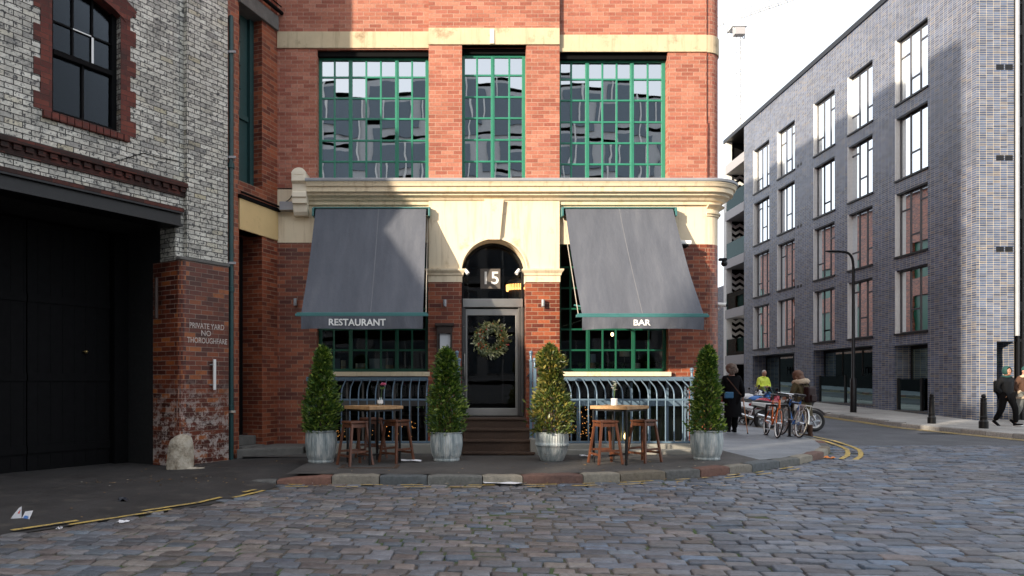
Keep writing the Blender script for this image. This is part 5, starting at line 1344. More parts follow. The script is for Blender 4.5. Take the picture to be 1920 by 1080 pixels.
for ci, (a, c) in enumerate(CO):
    for ri, (e, h) in enumerate(RO):
        pi = (ci*2+ri*3) % len(PAT)
        if pi not in proto: w_ = proto[pi] = apt_window(pi)
        else: w_ = copy_tree(proto[pi])
        w_.parent = apt; w_.location = Vector((RX+.17, a, e))-wloc(apt)
        made.append((w_, a, c, e, h))
        # curtains hang in some rooms, differently in each
        b = MB(); x = RX+.22
        for q in range(3):
            if rng.random() < (.88 if ri >= 1 else .6):
                u0 = a+.08+(c-a-.16)*q/3; u1 = u0+(c-a-.16)/3*rng.uniform(.55, 1.0); n = 14
                for i in range(n):
                    s0, s1 = u0+(u1-u0)*i/n, u0+(u1-u0)*(i+1)/n
                    b.quad((x+.03*math.sin(i*1.7), s0, e), (x+.03*math.sin((i+1)*1.7), s1, e), (x+.03*math.sin((i+1)*1.7), s1, h), (x+.03*math.sin(i*1.7), s0, h))
        if b.f: cur = b.build('curtain', blind, apt)
        k += 1
bpy.context.view_layer.update()
for w_, a, c, e, h in made:
    MB().hexa(RB, c-.045, c, -.03, .21, e, h).build('reveal_lining', reveal, w_)
    MB().hexa(RB, a-.03, c+.05, -.05, .1, e-.07, e-.002).build('window_sill', M['black_metal'], w_)
    MB().hexa(RB, a, c-.046, .02, .2, h-.05, h-.002).build('window_head', M['black_metal'], w_)
b = MB()
for e, h in RO: b.box(RX+.5, RX+3.4, 24.2, 41.6, h+.05, h+.5)
b.box(RX+3.4, RX+3.5, 24, 41.8, 3, RT); b.box(RX+.5, RX+3.4, 24.0, 24.2, 3, RT)
b.build('rooms', paint('apartment interior', (.30, .29, .27), .9, bump=0), apt)
# ground-floor glazing set back in deep brick openings
for i, (a, c, e, h, d) in enumerate(GO):
    f = MB().hexa(RB, a+.01, c-.01, d-.06, d+.02, h-.14, h-.002).hexa(RB, a+.01, c-.01, d-.06, d+.02, e+.002, e+.07)
    n = 1 if i == 0 else 3
    for q in range(n+1):
        u = a+.03+(c-a-.06)*q/n; f.hexa(RB, u-.025, u+.025, d-.05, d+.01, e+.07, h-.14)
    fo = f.build('shopfront', M['black_metal'], apt)
    MB().quad(RB(a, d-.02, e), RB(c, d-.02, e), RB(c, d-.02, h), RB(a, d-.02, h)).build('pane', M['glass_green'], fo)
    MB().hexa(RB, a-.001, c+.001, d+.3, d+3, e-.1, h+.05).build('dark_office', paint('dim office', (.022, .03, .028), .8, bump=0) if i == 0 else bpy.data.materials['dim office'], apt)
    MB().hexa(RB, a, c, -.02, d-.08, e-.06, e-.002).build('threshold', M['steel_dark'], apt)
# frameless glass guards with dark posts
for a, c, z0, hh, np_ in ((26.3, 27.66, .36, 1.15, 1), (29.25, 33.6, .52, 1.15, 2)):
    b = MB().hexa(RB, a, c, .12, .135, z0, z0+hh); g = b.build('glass_guard', M['glass_green'], apt)
    for q in range(np_+1):
        u = a+(c-a)*q/max(1, np_) if q else a; MB().hexa(RB, c-(u-a)-.05, c-(u-a)+.05, .08, .16, z0-.03, z0+hh+.04).build('guard_post', M['black_metal'], g)
# faint lettering on the dark glass
def RBT(uc, zc, d): return lambda u, v, w_: Vector((RX+d-abs(w_)-.03, uc-u, zc+v))
faint = paint('faint grey window lettering', (.075, .085, .085), .5, bump=0)
lettering('window_lettering', 'Manning', RBT(37.2, 2.0, .75), .62, faint, apt, .002)
lettering('window_lettering', 'nor', RBT(30.1, 1.95, .50), .62, faint, apt, .002)
# wall vents
for u, z in ((35.2, 12.0), (35.2, 9.0), (35.2, 6.05)):
    for s_ in (0, .32): MB().hexa(RB, u+s_-.09, u+s_+.09, -.012, .02, z, z+.14).build('vent', M['black_metal'], apt)
for z in (11.55, 8.6, 5.63):
    for s_ in (17.76, 18.05): MB().hexa(CF, s_-.12, s_+.12, -.015, .02, z, z+.17).build('vent', M['black_metal'], apt)
# entrance recess at the corner, downpipe and glazed stair
MB().box(17.66, 18.3, 24.15, 24.2, -.1, 2.72).build('entrance_back', M['black_metal'], apt)
MB().box(17.72, 18.28, 24.12, 24.149, 1.95, 2.45).build('entrance_light', paint('green glass panel', (.08, .20, .16), .2, bump=0), apt)
MB().tube([(18.30, 23.36, 2.9), (18.30, 23.36, RT)], .065, 12).build('downpipe', M['lead'], apt, smooth=50)
st = MB()
for z in [2.72+1.0*i for i in range(14)]: st.box(18.37, 23, 23.45, 23.6, z, z+(.30 if int(z) % 3 == 0 else .07))
for x in (18.40, 18.55, 19.6, 20.8, 22, 23): st.box(x-.03, x+.03, 23.43, 23.5, .1, RT)
st.box(18.37, 23, 23.62, 23.7, -.1, RT)
s2 = st.build('stair_glazing', M['black_metal'], apt)
MB().quad((18.4, 23.52, .1), (23, 23.52, .1), (23, 23.52, RT), (18.4, 23.52, RT)).build('pane', M['glass_flat'], s2)
# stacked balconies at the far end with zigzag screens
for z in (14.9, 12.0, 9.0, 5.9, 3.05):
    sl = MB().box(RX-.02, RX+3, YE+.003, 45.0, z-.55, z).build('balcony_slab', M['grey_box'], apt, bevel=.01)
    if z < 14: MB().box(RX+.02, RX+.035, YE+.01, 44.84, z+.001, z+1.0).build('balcony_glass', M['glass_green'], sl)
b = MB().box(RX+.0, RX+.35, 44.85, 45.3, -.2, RT+.2); b.build('white_column', reveal, apt)
b = MB().box(RX+2.9, RX+3.0, YE, 45.3, -.2, RT).box(RX+.355, RX+2.9, 45.05, 45.15, -.2, RT); b.build('balcony_back', M['black'], apt)
b = MB()
for z in (12.05, 9.05, 5.95, 3.1):
    b = MB()
    for k in range(6):
        zz = z+.05+k*.38
        for j in range(6):
            u0, u1 = RX+.4+j*.26, RX+.4+(j+1)*.26; a, c = (zz, zz+.16) if j % 2 else (zz+.16, zz)
            b.add([(u0, 45.04, a), (u1, 45.04, c), (u1, 45.04, c+.19), (u0, 45.04, a+.19)], [(0, 1, 2, 3)])
    b.build('zigzag_screen', reveal, apt)
MB().ball((RX+.7, 43.2, 5.0), .16, 14).build('globe_light', M['bulb_cool'], apt, smooth=60)
b = MB().box(RX, RX+.6, 45.3, 70, -.2, 7.5); b.build('far_wing', M['brick_blue'], apt)

# street lamp
LX, LY = 15.0, 27.0; zg = PAVE+prof(LY)
t = thing('street_lamp', 'tall black street lamp with flat curved head on the far pavement', 'street lamp', (LX, LY, zg))
zt_ = EYE+(718-474)*LY/1350
MB().tube([(LX, LY, zg-.02), (LX, LY, zg+1.25), (LX, LY, zg+1.3), (LX, LY, zt_-.55)], [.11, .11, .062, .05], 14).build('post', M['black_metal'], t, smooth=45)
arm = bez((LX, LY, zt_-.56), (LX, LY, zt_-.1), (LX-.15, LY-.02, zt_+.02), (LX-.45, LY-.05, zt_+.03), 10)
MB().tube(arm, .045, 10).build('arm', M['black_metal'], t, smooth=50)
MB().lathe([(0, -.42), (.05, -.40), (.105, -.2), (.12, .05), (.10, .2), (.05, .24), (0, .25)], 16, (LX-.70, LY-.07, zt_+.035), axis=Vector((1, .05, -.03)).normalized(), sx=1, sy=.42).build('lamp_head', M['black_metal'], t, smooth=50)
MB().box(LX-.98, LX-.60, LY-.13, LY-.01, zt_-.02, zt_-.012).build('lamp_lens', M['grey_box'], t)

# bollards
def bollard(X, Y, H, label):
    z = PAVE+prof(Y); t = thing('bollard', label, 'bollard', (X, Y, z), 0, 'black iron bollards on the far pavement')
    k = H/.95
    MB().lathe([(r_*1.15, z_*k) for r_, z_ in [(.10, 0), (.10, .20), (.085, .22), (.08, .24), (.078, .30), (.083, .31), (.083, .33), (.074, .34), (.066, .68), (.075, .69), (.075, .71), (.064, .72), (.06, .80), (.072, .81), (.072, .835), (.05, .85)]], 18, (X, Y, z-.01)).build('post', M['black_metal'], t, smooth=40)
    MB().ball((X, Y, z+.885*k), .062, 14).build('cap', M['black_metal'], t, smooth=60)
bollard(14.75, 22.2, .93, 'black iron bollard standing alone in front of the blue brick wall')
bollard(14.62, 19.85, .95, 'black iron bollard right behind the walking man in black')

# distant tower crane, its haze painted in as pale steel
cr = thing('tower_crane', 'pale lattice tower crane rising far behind the restaurant corner', 'crane', (56, 146, 0))
b = MB(); cx, cy = 57.5, 146
wd = 1.1; zt2 = 74
for sx in (-1, 1):
    for sy in (-1, 1): b.bar((cx+sx*wd, cy+sy*wd, 0), (cx+sx*wd, cy+sy*wd, zt2), .22, .22, (0, 1, 0))
z = 0; s_ = 1
while z < zt2-2:
    for sy in (-1, 1): b.bar((cx-s_*wd, cy+sy*wd, z), (cx+s_*wd, cy+sy*wd, z+2.2), .12, .12)
    for sx in (-1, 1): b.bar((cx+sx*wd, cy-s_*wd, z), (cx+sx*wd, cy+s_*wd, z+2.2), .12, .12)
    b.bar((cx-wd, cy-wd, z), (cx+wd, cy-wd, z), .12, .12); z += 2.2; s_ = -s_
cm = paint('crane steel paled by haze', (.62, .63, .64), .6, bump=0)
b.build('mast', cm, cr)
b = MB()
for q in (-.7, .7): b.bar((cx-4, cy+q, zt2), (cx+22, cy+q, zt2+9), .3, .3)
b.bar((cx-4, cy, zt2+1.6), (cx+22, cy, zt2+10.2), .3, .3)
for k in range(14):
    a = Vector((cx-4, cy-.7, zt2)).lerp(Vector((cx+22, cy-.7, zt2+9)), k/14); c = Vector((cx-4, cy, zt2+1.6)).lerp(Vector((cx+22, cy, zt2+10.2)), (k+.5)/14); b.bar(a, c, .14, .14)
b.build('jib', cm, cr)
MB().box(cx-1.3, cx+.8, cy-2.4, cy-1.0, zt2-3.0, zt2-1.6).build('cab', M['grey_box'], cr, bevel=.1)
MB().box(cx-1.5, cx+1.5, cy-1.6, cy+1.6, zt2-1, zt2).build('slewing_ring', cm, cr)

# the next warehouse along the side street, seen in the apartment windows
ter = thing('brick_warehouse', 'long orange brick warehouse beyond the restaurant, mirrored in the apartment windows', 'building', (5.05, 34.2, 0))
TE = lambda u, d, z: Vector((5.03-d, u, z))
th = [(36+4*i, 38+4*i, 4.6+3.4*j, 6.9+3.4*j, .2) for i in range(13) for j in range(2)]
MB().wall(TE, 34.2, 90, 3.6, 13.4, th, .2).build('wall', M['brick_trim'] if False else M['brick_glazed'], ter)
MB().wall(TE, 34.2, 90, 0, 3.6).build('dark_base', M['black'], ter)  # unseen lower storey made black to darken the glass reflections
b = MB()
for h in th: b.hexa(TE, h[0], h[1], .16, .2, h[2], h[3])
b.build('windows', M['green_dark'], ter)
MB().box(-3, 5.2, 34.2, 90, 13.4, 13.7).build('roof', M['lead'], ter)

# office block across the square behind the camera, seen only in the window panes
of = thing('office_block', 'pale glass and concrete office block reflected in the upper restaurant windows', 'building', (6, -24, 0))
b = MB().box(-19, 40, -34, -24, -.2, 22.5); b.build('wall', paint('pale office concrete', (.5, .51, .52), .7, bump=0), of)
b = MB()
for i in range(14):
    for j in range(6):
        x = -18+i*4.1; b.box(x, x+3.3, -24.02, -23.9, 2+j*3.5, 4.5+j*3.5)
b.build('glazing', paint('office glass', (.13, .17, .21), .1, bump=0), of)
b = MB()
for i in range(14):
    for j in range(6):
        x = -18+i*4.1
        for q in (.8, 1.6, 2.45): b.box(x+q, x+q+.07, -24.06, -24.02, 2+j*3.5, 4.5+j*3.5)
        b.box(x, x+3.3, -24.06, -24.02, 2.9+j*3.5, 2.97+j*3.5)
b.build('mullion', M['white'], of)
b = MB()
for j in range(7): b.box(-19, 40, -24.5, -24.0, 1.25+j*3.5, 1.5+j*3.5)
b.build('ledge', M['stone_band'], of)
b = MB()
for i in range(24): b.box(-19+i*2.5, -18.9+i*2.5, -23.9, -23.8, 0, 22.4)
b.build('fin', M['white'], of)

# ================================================================== BICYCLES, MOTORBIKES, PEOPLE
M['rubber'] = paint('tyre rubber', (.014, .014, .014), .75, bump=.1)
M['chrome'] = paint('bright metal', (.65, .65, .66), .22, .95, bump=0)
M['rim_white'] = paint('pale rim', (.75, .74, .70), .4, .3, bump=0)
M['orange'] = paint('orange frame paint', (.75, .16, .015), .3, bump=0)
M['blue_bike'] = paint('blue frame paint', (.03, .14, .42), .3, bump=0)
M['red'] = paint('crimson fairing', (.40, .02, .045), .25, bump=0)
M['white_gloss'] = paint('white fairing', (.72, .72, .72), .25, bump=0)
M['plate'] = paint('number plate', (.72, .74, .74), .5, bump=0)
M['saddle'] = paint('black saddle', (.02, .018, .017), .5)

def wheel(c, r, tw, mats, parent, T, spokes=18, name='wheel'):
    c = Vector(c)
    ring = lambda rr: [c+Vector((rr*math.cos(a), 0, rr*math.sin(a))) for a in [2*math.pi*i/36 for i in range(36)]]
    w_ = MB().tube(ring(r-tw), tw, 8, closed=True).xf(T).build('wheel', M['rubber'], parent, smooth=60)
    MB().tube(ring(r-2.1*tw), tw*(.62 if tw > .03 else 1.0), 6, closed=True).xf(T).build('rim', mats, w_, smooth=60)
    b = MB().tube([c-Vector((0, .045, 0)), c+Vector((0, .045, 0))], .022 if spokes > 8 else .05, 10)
    for k in range(spokes):
        a = 2*math.pi*k/spokes
        if spokes > 8: b.tube([c+Vector((0, .03*(-1)**k, 0)), c+Vector(((r-2.2*tw)*math.cos(a), 0, (r-2.2*tw)*math.sin(a)))], .0025, 4)
        else: b.bar(c, c+Vector(((r-2.2*tw)*math.cos(a), 0, (r-2.2*tw)*math.sin(a))), .05, .03, (0, 1, 0))
    b.xf(T).build('spokes', M['chrome'], w_)
    return w_
def bicycle(label, X, Y, rz, lean, fm, rimm, z=PAVE, rack=False, drop=True, size=1.0, basket=None):
    t = thing('bicycle', label, 'bicycle', (X, Y, z), 0, 'bicycles locked at the kerb')
    T = Matrix.Translation((X, Y, z)) @ Matrix.Rotation(rz, 4, 'Z') @ Matrix.Rotation(lean, 4, 'X') @ Matrix.Scale(size, 4)
    r = .34; ra, fa = Vector((-.50, 0, r)), Vector((.52, 0, r)); bbk = Vector((-.06, 0, .28)); seat = Vector((-.22, 0, .80)); hd = Vector((.34, 0, .84)); hl = Vector((.38, 0, .70))
    wheel(ra, r, .016, rimm, t, T); wheel(fa, r, .016, rimm, t, T)
    b = MB()
    b.tube([bbk, seat+Vector((-.02, 0, .04))], .018, 8).tube([seat, hd-Vector((-.01, 0, .03))], .017, 8).tube([bbk, hl], .02, 8).tube([hl-Vector((-.01, 0, .03)), hd+Vector((-.01, 0, .03))], .022, 8)
    for s_ in (-1, 1): b.tube([bbk+Vector((0, s_*.03, 0)), ra+Vector((0, s_*.06, 0))], .010, 6).tube([seat+Vector((0, s_*.02, -.02)), ra+Vector((0, s_*.06, 0))], .009, 6)
    b.xf(T).build('frame', fm, t, smooth=50)
    b = MB()
    for s_ in (-1, 1): b.tube([hl+Vector((.005, s_*.03, -.02)), fa+Vector((-.05, s_*.055, .1)), fa+Vector((0, s_*.055, 0))], .012, 6)
    b.xf(T).build('fork', rimm if rack else fm, t, smooth=50)
    MB().lathe([(.02, -.03), (.06, -.02), (.075, 0), (.06, .02), (.0, .03)], 12, seat+Vector((-.06, 0, .18)), sx=1.9, sy=1.0).bar(seat+Vector((-.03, 0, .04)), seat+Vector((-.055, 0, .17)), .025, .025, (0, 1, 0)).xf(T).build('saddle', M['saddle'], t, smooth=50)
    b = MB().tube([hd+Vector((0, 0, .02)), hd+Vector((-.01, 0, .10)), hd+Vector((.07, 0, .13))], .014, 8)
    h0 = hd+Vector((.07, 0, .13))
    if drop:
        for s_ in (-1, 1): b.tube([h0, h0+Vector((0, s_*.20, 0)), h0+Vector((.08, s_*.21, -.01)), h0+Vector((.10, s_*.21, -.08)), h0+Vector((.02, s_*.21, -.13))], .013, 8)
    else:
        b.tube([h0+Vector((-.10, -.29, .02)), h0+Vector((0, -.12, .02)), h0+Vector((0, .12, .02)), h0+Vector((-.10, .29, .02))], .013, 8)
    b.xf(T).build('handlebar', M['saddle'] if drop else M['chrome'], t, smooth=50)
    b = MB().lathe([(.095, -.004), (.095, .004)], 24, bbk+Vector((0, -.05, 0)), axis=Vector((0, 1, 0)))
    b.bar(bbk+Vector((0, -.06, 0)), bbk+Vector((.12, -.07, -.11)), .022, .014, (0, 1, 0)).bar(bbk+Vector((0, .06, 0)), bbk+Vector((-.12, .07, .11)), .022, .014, (0, 1, 0)).tube([bbk+Vector((0, -.06, 0)), bbk+Vector((0, .06, 0))], .02, 8)
    b.box(bbk.x+.08, bbk.x+.17, -.17, -.08, bbk.z-.125, bbk.z-.10).box(bbk.x-.17, bbk.x-.08, .08, .17, bbk.z+.10, bbk.z+.125)
    b.xf(T).build('crankset', M['chrome'], t)
    b = MB()
    for s_ in (.09, -.04): b.tube([bbk+Vector((0, -.05, s_)), ra+Vector((0, -.05, s_*.4))], .006, 4)
    b.xf(T).build('chain', M['steel_dark'], t)
    if rack:
        b = MB().box(-.72, -.32, -.07, .07, .74, .76)
        for s_ in (-1, 1): b.tube([(-.40, s_*.07, .74), ra+Vector((0, s_*.07, .02))], .008, 6).tube([(-.68, s_*.07, .74), ra+Vector((-.02, s_*.07, .02))], .008, 6)
        b.xf(T).build('luggage_rack', M['rim_white'], t)
        pts = [ra+Vector((.38*math.cos(a), 0, .38*math.sin(a))) for a in [math.pi*(.05+.95*i/14) for i in range(15)]]
        MB().tube(pts, .03, 6, flat=.3).xf(T).build('mudguard', M['rim_white'], t, smooth=50)
    else:
        MB().box(-.36, -.30, -.05, .05, .60, .74).xf(T).build('saddle_bag', M['rim_white'], t, bevel=.01)
    return t
def face_to(ax, ay, bx, by): return math.atan2(by-ay, bx-ax)
a = (7.50, 17.3); c = (7.31, 16.25)
bicycle('orange framed bicycle with drop handlebars and pale rims at the kerb', (a[0]+c[0])/2, (a[1]+c[1])/2, face_to(*a, *c), R(-7), M['orange'], M['rim_white'])
bicycle('blue bicycle with white rear rack leaning beside the orange one', 7.88, 16.85, R(86), R(10), M['blue_bike'], M['rim_white'], rack=True, drop=False)
bicycle('black bicycle mostly hidden behind the blue one', 8.12, 17.4, R(80), R(6), M['black_metal'], M['steel'], drop=False)
for X, Y, lb in ((7.52, 17.0, 'dark steel cycle stand behind the orange bicycle'), (7.86, 17.15, 'dark steel cycle stand beside the blue bicycle')):
    t = thing('cycle_stand', lb, 'cycle stand', (X, Y, PAVE))
    MB().tube([(X, Y-.32, PAVE), (X, Y-.32, PAVE+.62), (X, Y-.25, PAVE+.72), (X, Y+.25, PAVE+.72), (X, Y+.32, PAVE+.62), (X, Y+.32, PAVE)], .03, 10).build('hoop', M['black_metal'], t, smooth=50)
    b = MB()
    for s_ in (-.32, .32): b.lathe([(.06, 0), (.06, .012)], 12, (X, Y+s_, PAVE-.002))
    b.build('foot_plate', M['black_metal'], t)

def motorbike(label, X, Y, rz, body, second, lean=R(-8), screen=None):
    z = prof(Y)-.01; t = thing('motorbike', label, 'motorbike', (X, Y, z), 0, 'motorbikes parked in a row by the kerb')
    T = Matrix.Translation((X, Y, z)) @ Matrix.Rotation(rz, 4, 'Z') @ Matrix.Rotation(lean, 4, 'X')
    r = .31; ra, fa = Vector((-.68, 0, r)), Vector((.70, 0, r))
    wheel(ra, r, .062, M['steel_dark'], t, T, 5); wheel(fa, r, .052, M['steel'], t, T, 5)
    b = MB()
    for s_ in (-1, 1): b.tube([fa+Vector((0, s_*.10, 0)), (.44, s_*.09, .86)], .026, 8)
    b.bar((.46, -.13, .80), (.46, .13, .80), .05, .05); b.xf(T).build('fork', M['steel'], t, smooth=50)
    pts = [fa+Vector((.35*math.cos(a), 0, .35*math.sin(a))) for a in [math.pi*(.15+.75*i/12) for i in range(13)]]
    MB().tube(pts, .075, 8, flat=.22).xf(T).build('mudguard', second, t, smooth=50)
    b = MB().box(-.28, .26, -.17, .17, .26, .56)
    for k in range(5): b.box(-.10, .20, -.20, .20, .36+k*.035, .375+k*.035)
    b.bar((-.68, .1, .31), (-.1, .1, .38), .05, .07).bar((-.68, -.1, .31), (-.1, -.1, .38), .05, .07)
    b.xf(T).build('engine', M['steel_dark'], t, bevel=.02)
    MB().tube([(.15, -.16, .28), (-.2, -.19, .25), (-.5, -.20, .33), (-.95, -.2, .45)], [.03, .03, .06, .055], 10).xf(T).build('exhaust', M['chrome'], t, smooth=50)
    MB().ball((.17, 0, .80), .20, 16, sc=(1.45, .78, .68)).xf(T).build('fuel_tank', body, t, smooth=60)
    b = MB(); sec = [(-1.02, .86, .05, .03), (-.8, .85, .10, .05), (-.45, .77, .14, .06), (-.1, .75, .12, .06), (.02, .78, .08, .05)]
    for (x0, z0, w0, h0), (x1, z1, w1, h1) in zip(sec, sec[1:]): b.bar((x0, 0, z0), (x1, 0, z1), 2*w0, h0*2, (0, 0, 1), 0, 2*w1, h1*2)
    b.xf(T).build('seat', M['saddle'], t, bevel=.02)
    b = MB()
    for s_ in (-1, 1): b.bar((-1.05, s_*.06, .80), (-.30, s_*.14, .66), .05, .10, (0, 0, 1), 0, .06, .20)
    b.xf(T).build('tail_fairing', second, t, bevel=.02)
    b = MB()
    for s_ in (-1, 1): b.bar((.62, s_*.10, .84), (.10, s_*.21, .46), .04, .22, (0, 0, 1), 0, .05, .34)
    b.ball((.62, 0, .90), .16, 12, sc=(.9, .9, 1)); b.xf(T).build('front_fairing', body, t, smooth=50, bevel=.0)
    MB().ball((.74, 0, .88), .085, 12, sc=(.5, 1, 1)).xf(T).build('headlight', M['glass_flat'] if False else M['chrome'], t, smooth=60)
    MB().box(-1.075, -1.05, -.06, .06, .74, .80).xf(T).build('tail_light', M['red'], t, bevel=.006)
    b = MB().add([(-1.10, -.11, .46), (-1.10, .11, .46), (-1.03, .11, .62), (-1.03, -.11, .62), (-1.09, -.11, .455), (-1.09, .11, .455), (-1.02, .11, .615), (-1.02, -.11, .615)], [(0, 1, 2, 3), (7, 6, 5, 4), (0, 3, 7, 4), (1, 5, 6, 2), (3, 2, 6, 7), (0, 4, 5, 1)])
    b.xf(T).build('number_plate', M['plate'], t)
    MB().bar((-1.07, 0, .55), (-.85, 0, .76), .06, .03).xf(T).build('plate_bracket', M['black'], t)
    b = MB().tube([(.34, -.38, .99), (.44, -.2, .96), (.46, 0, .94), (.44, .2, .96), (.34, .38, .99)], .014, 8); b.xf(T).build('handlebar', M['black_metal'], t, smooth=50)
    for s_ in (-1, 1):
        b = MB().tube([(.42, s_*.22, .96), (.46, s_*.30, 1.12)], .007, 5).ball((.46, s_*.32, 1.15), .055, 10, sc=(.4, 1.2, .8)); b.xf(T).build('mirror', M['black_metal'], t, smooth=50)
    if screen:
        b = MB()
        for i in range(6):
            a0, a1 = -1+2*i/6, -1+2*(i+1)/6
            f = lambda a, v: (.66-.14*v-.10*a*a, a*.17*(1-.25*v), .95+.30*v)
            b.quad(f(a0, 0), f(a1, 0), f(a1, 1), f(a0, 1))
        b.xf(T).build('windscreen', screen, t, smooth=60)
    MB().bar((-.1, .12, .3), (-.2, .34, .02), .025, .025).xf(T).build('side_stand', M['black_metal'], t)
    return t
motorbike('black and silver motorbike nearest the camera, its front wheel right of the woman', 9.55, 20.45, R(-2), M['black_metal'], M['steel'], R(-10))
motorbike('crimson and white sports motorbike with white number plate facing the kerb', 9.35, 21.9, R(14), M['red'], M['white_gloss'], R(-9), M['glass_green'])
motorbike('blue topped motorbike second from the far end of the parked row', 9.75, 23.4, R(10), M['blue_bike'], M['black_metal'], R(-8), M['glass_clear'])
motorbike('white and black motorbike at the far end of the parked row', 10.1, 25.0, R(8), M['white_gloss'], M['saddle'], R(-8), M['glass_clear'])

# ---------------------------------------------------------------- people
def skin_surface(j, bones, root, sub=1):
    names = list(j); me = bpy.data.meshes.new('tmp'); idx = {n: i for i, n in enumerate(names)}
    me.from_pydata([j[n][:3] for n in names], [(idx[a], idx[c]) for a, c in bones], [])
    o = bpy.data.objects.new('tmp', me); COL.objects.link(o)
    o.modifiers.new('s', 'SKIN'); o.modifiers.new('u', 'SUBSURF').levels = sub
    for n in names:
        r = j[n][3]; sv = me.skin_vertices[0].data[idx[n]]; sv.radius = (r, r); sv.use_root = n == root
    bpy.context.view_layer.update()
    ev = o.evaluated_get(bpy.context.evaluated_depsgraph_get()); m2 = ev.to_mesh()
    b = MB(); b.add([v.co.copy() for v in m2.vertices], [tuple(p.vertices) for p in m2.polygons])
    ev.to_mesh_clear(); bpy.data.objects.remove(o); bpy.data.meshes.remove(me)
    return b
SK = ['skin', 'pale skin']
M['skin'] = paint('skin', (.50, .27, .19), .5, var=.06, bump=0, scale=4); M['skin_dark'] = paint('tan skin', (.36, .18, .11), .5, var=.06, bump=0, scale=4)
M['eye'] = paint('dark eye', (.02, .015, .012), .3, bump=0); M['lip'] = paint('lips', (.36, .13, .10), .5, bump=0)
def add_hand(b, wr, d, side, m=0, curl=.5, s=1.0):
    wr = Vector(wr); d = Vector(d).normalized(); lat = d.cross(Vector((side, .01, 0))).normalized()   # knuckle line
    nrm = lat.cross(d).normalized()
    pc = wr+d*.05*s
    b.bar(wr-d*.01, wr+d*.095*s, .075*s, .03*s, nrm, m, .08*s, .026*s)
    for k, (o, L_) in enumerate(((-.030, .068), (-.010, .078), (.010, .072), (.030, .055))):
        p = wr+d*.09*s+lat*o*s; q = p+(d*(1-curl*.3)+nrm*curl*.5).normalized()*L_*.5*s; r_ = q+(d*(1-curl)+nrm*curl).normalized()*L_*.5*s
        b.tube([p, q, r_], [.009*s, .0085*s, .007*s], 6, m)
    p = wr+d*.03*s-lat*.035*s; b.tube([p, p+(d*.6-lat*.8).normalized()*.04*s, p+(d*.9-lat*.9+nrm*.3).normalized()*.075*s], [.012*s, .011*s, .008*s], 6, m)
def person(label, X, Y, z, rz, H, j=None, look=(0, 0), skin='skin', beard=None, hands=True):
    t = thing('person', label, 'person', (X, Y, z))
    k = H/1.75; T = Matrix.Translation((X, Y, z)) @ Matrix.Rotation(rz, 4, 'Z') @ Matrix.Scale(k, 4)
    J = dict(pelvis=(0, 0, .95), spine=(0, .0, 1.14), chest=(0, .0, 1.34), neck=(0, .01, 1.47), head=(0, -.01, 1.58),
             shL=(.17, 0, 1.40), elL=(.24, .02, 1.13), wrL=(.25, -.08, .90), shR=(-.17, 0, 1.40), elR=(-.24, .02, 1.13), wrR=(-.25, -.08, .90),
             hpL=(.09, 0, .90), knL=(.10, -.02, .50), anL=(.10, .02, .09), hpR=(-.09, 0, .90), knR=(-.10, -.02, .50), anR=(-.10, .02, .09))
    J.update(j or {})
    rad = dict(pelvis=.13, spine=.115, chest=.13, neck=.055, head=.06, sh=.06, el=.042, wr=.028, hp=.085, kn=.058, an=.04)
    R_ = lambda n: rad.get(n, rad.get(n[:2], .05))
    bones = [('pelvis', 'spine'), ('spine', 'chest'), ('chest', 'neck'), ('neck', 'head')]
    for s_ in 'LR': bones += [('chest', 'sh'+s_), ('sh'+s_, 'el'+s_), ('el'+s_, 'wr'+s_), ('pelvis', 'hp'+s_), ('hp'+s_, 'kn'+s_), ('kn'+s_, 'an'+s_)]
    b = skin_surface({n: (*p, R_(n)) for n, p in J.items()}, bones, 'pelvis', 1)
    hc = Vector(J['head'])+Vector((0, -.015, .055)); st = len(b.v)
    b.ball(hc, .1, 18, sc=(.76, .95, 1.18)).ball(hc+Vector((0, -.035, -.075)), .06, 12, sc=(.85, .9, .8))
    b.add([hc+Vector((-.014, -.088, -.03)), hc+Vector((.014, -.088, -.03)), hc+Vector((0, -.118, -.028)), hc+Vector((0, -.09, .02))], [(0, 1, 2), (0, 2, 3), (1, 3, 2)])
    for s_ in (-1, 1):
        b.ball(hc+Vector((s_*.032, -.082, .012)), .011, 8, 1, sc=(1.2, .6, .7)); b.ball(hc+Vector((s_*.076, .005, -.01)), .026, 8, 0, sc=(.35, .7, 1.1))
        b.bar(hc+Vector((s_*.016, -.088, .034)), hc+Vector((s_*.048, -.080, .034)), .008, .008, (0, 0, 1), 1)
    b.bar(hc+Vector((-.022, -.088, -.062)), hc+Vector((.022, -.088, -.062)), .012, .009, (0, 0, 1), 2)
    hr = Matrix.Translation(hc) @ Matrix.Rotation(look[0], 4, 'Z') @ Matrix.Rotation(look[1], 4, 'X') @ Matrix.Translation(-hc)
    b.xf(hr, st)
    if hands:
        for s_, sg in (('L', 1), ('R', -1)):
            w_, e_ = Vector(J['wr'+s_]), Vector(J['el'+s_]); add_hand(b, w_, (w_-e_), sg)
    b.xf(T).build('body', [M[skin], M['eye'], M['lip']], t, smooth=60)
    return t, T, J, hc, hr, bones
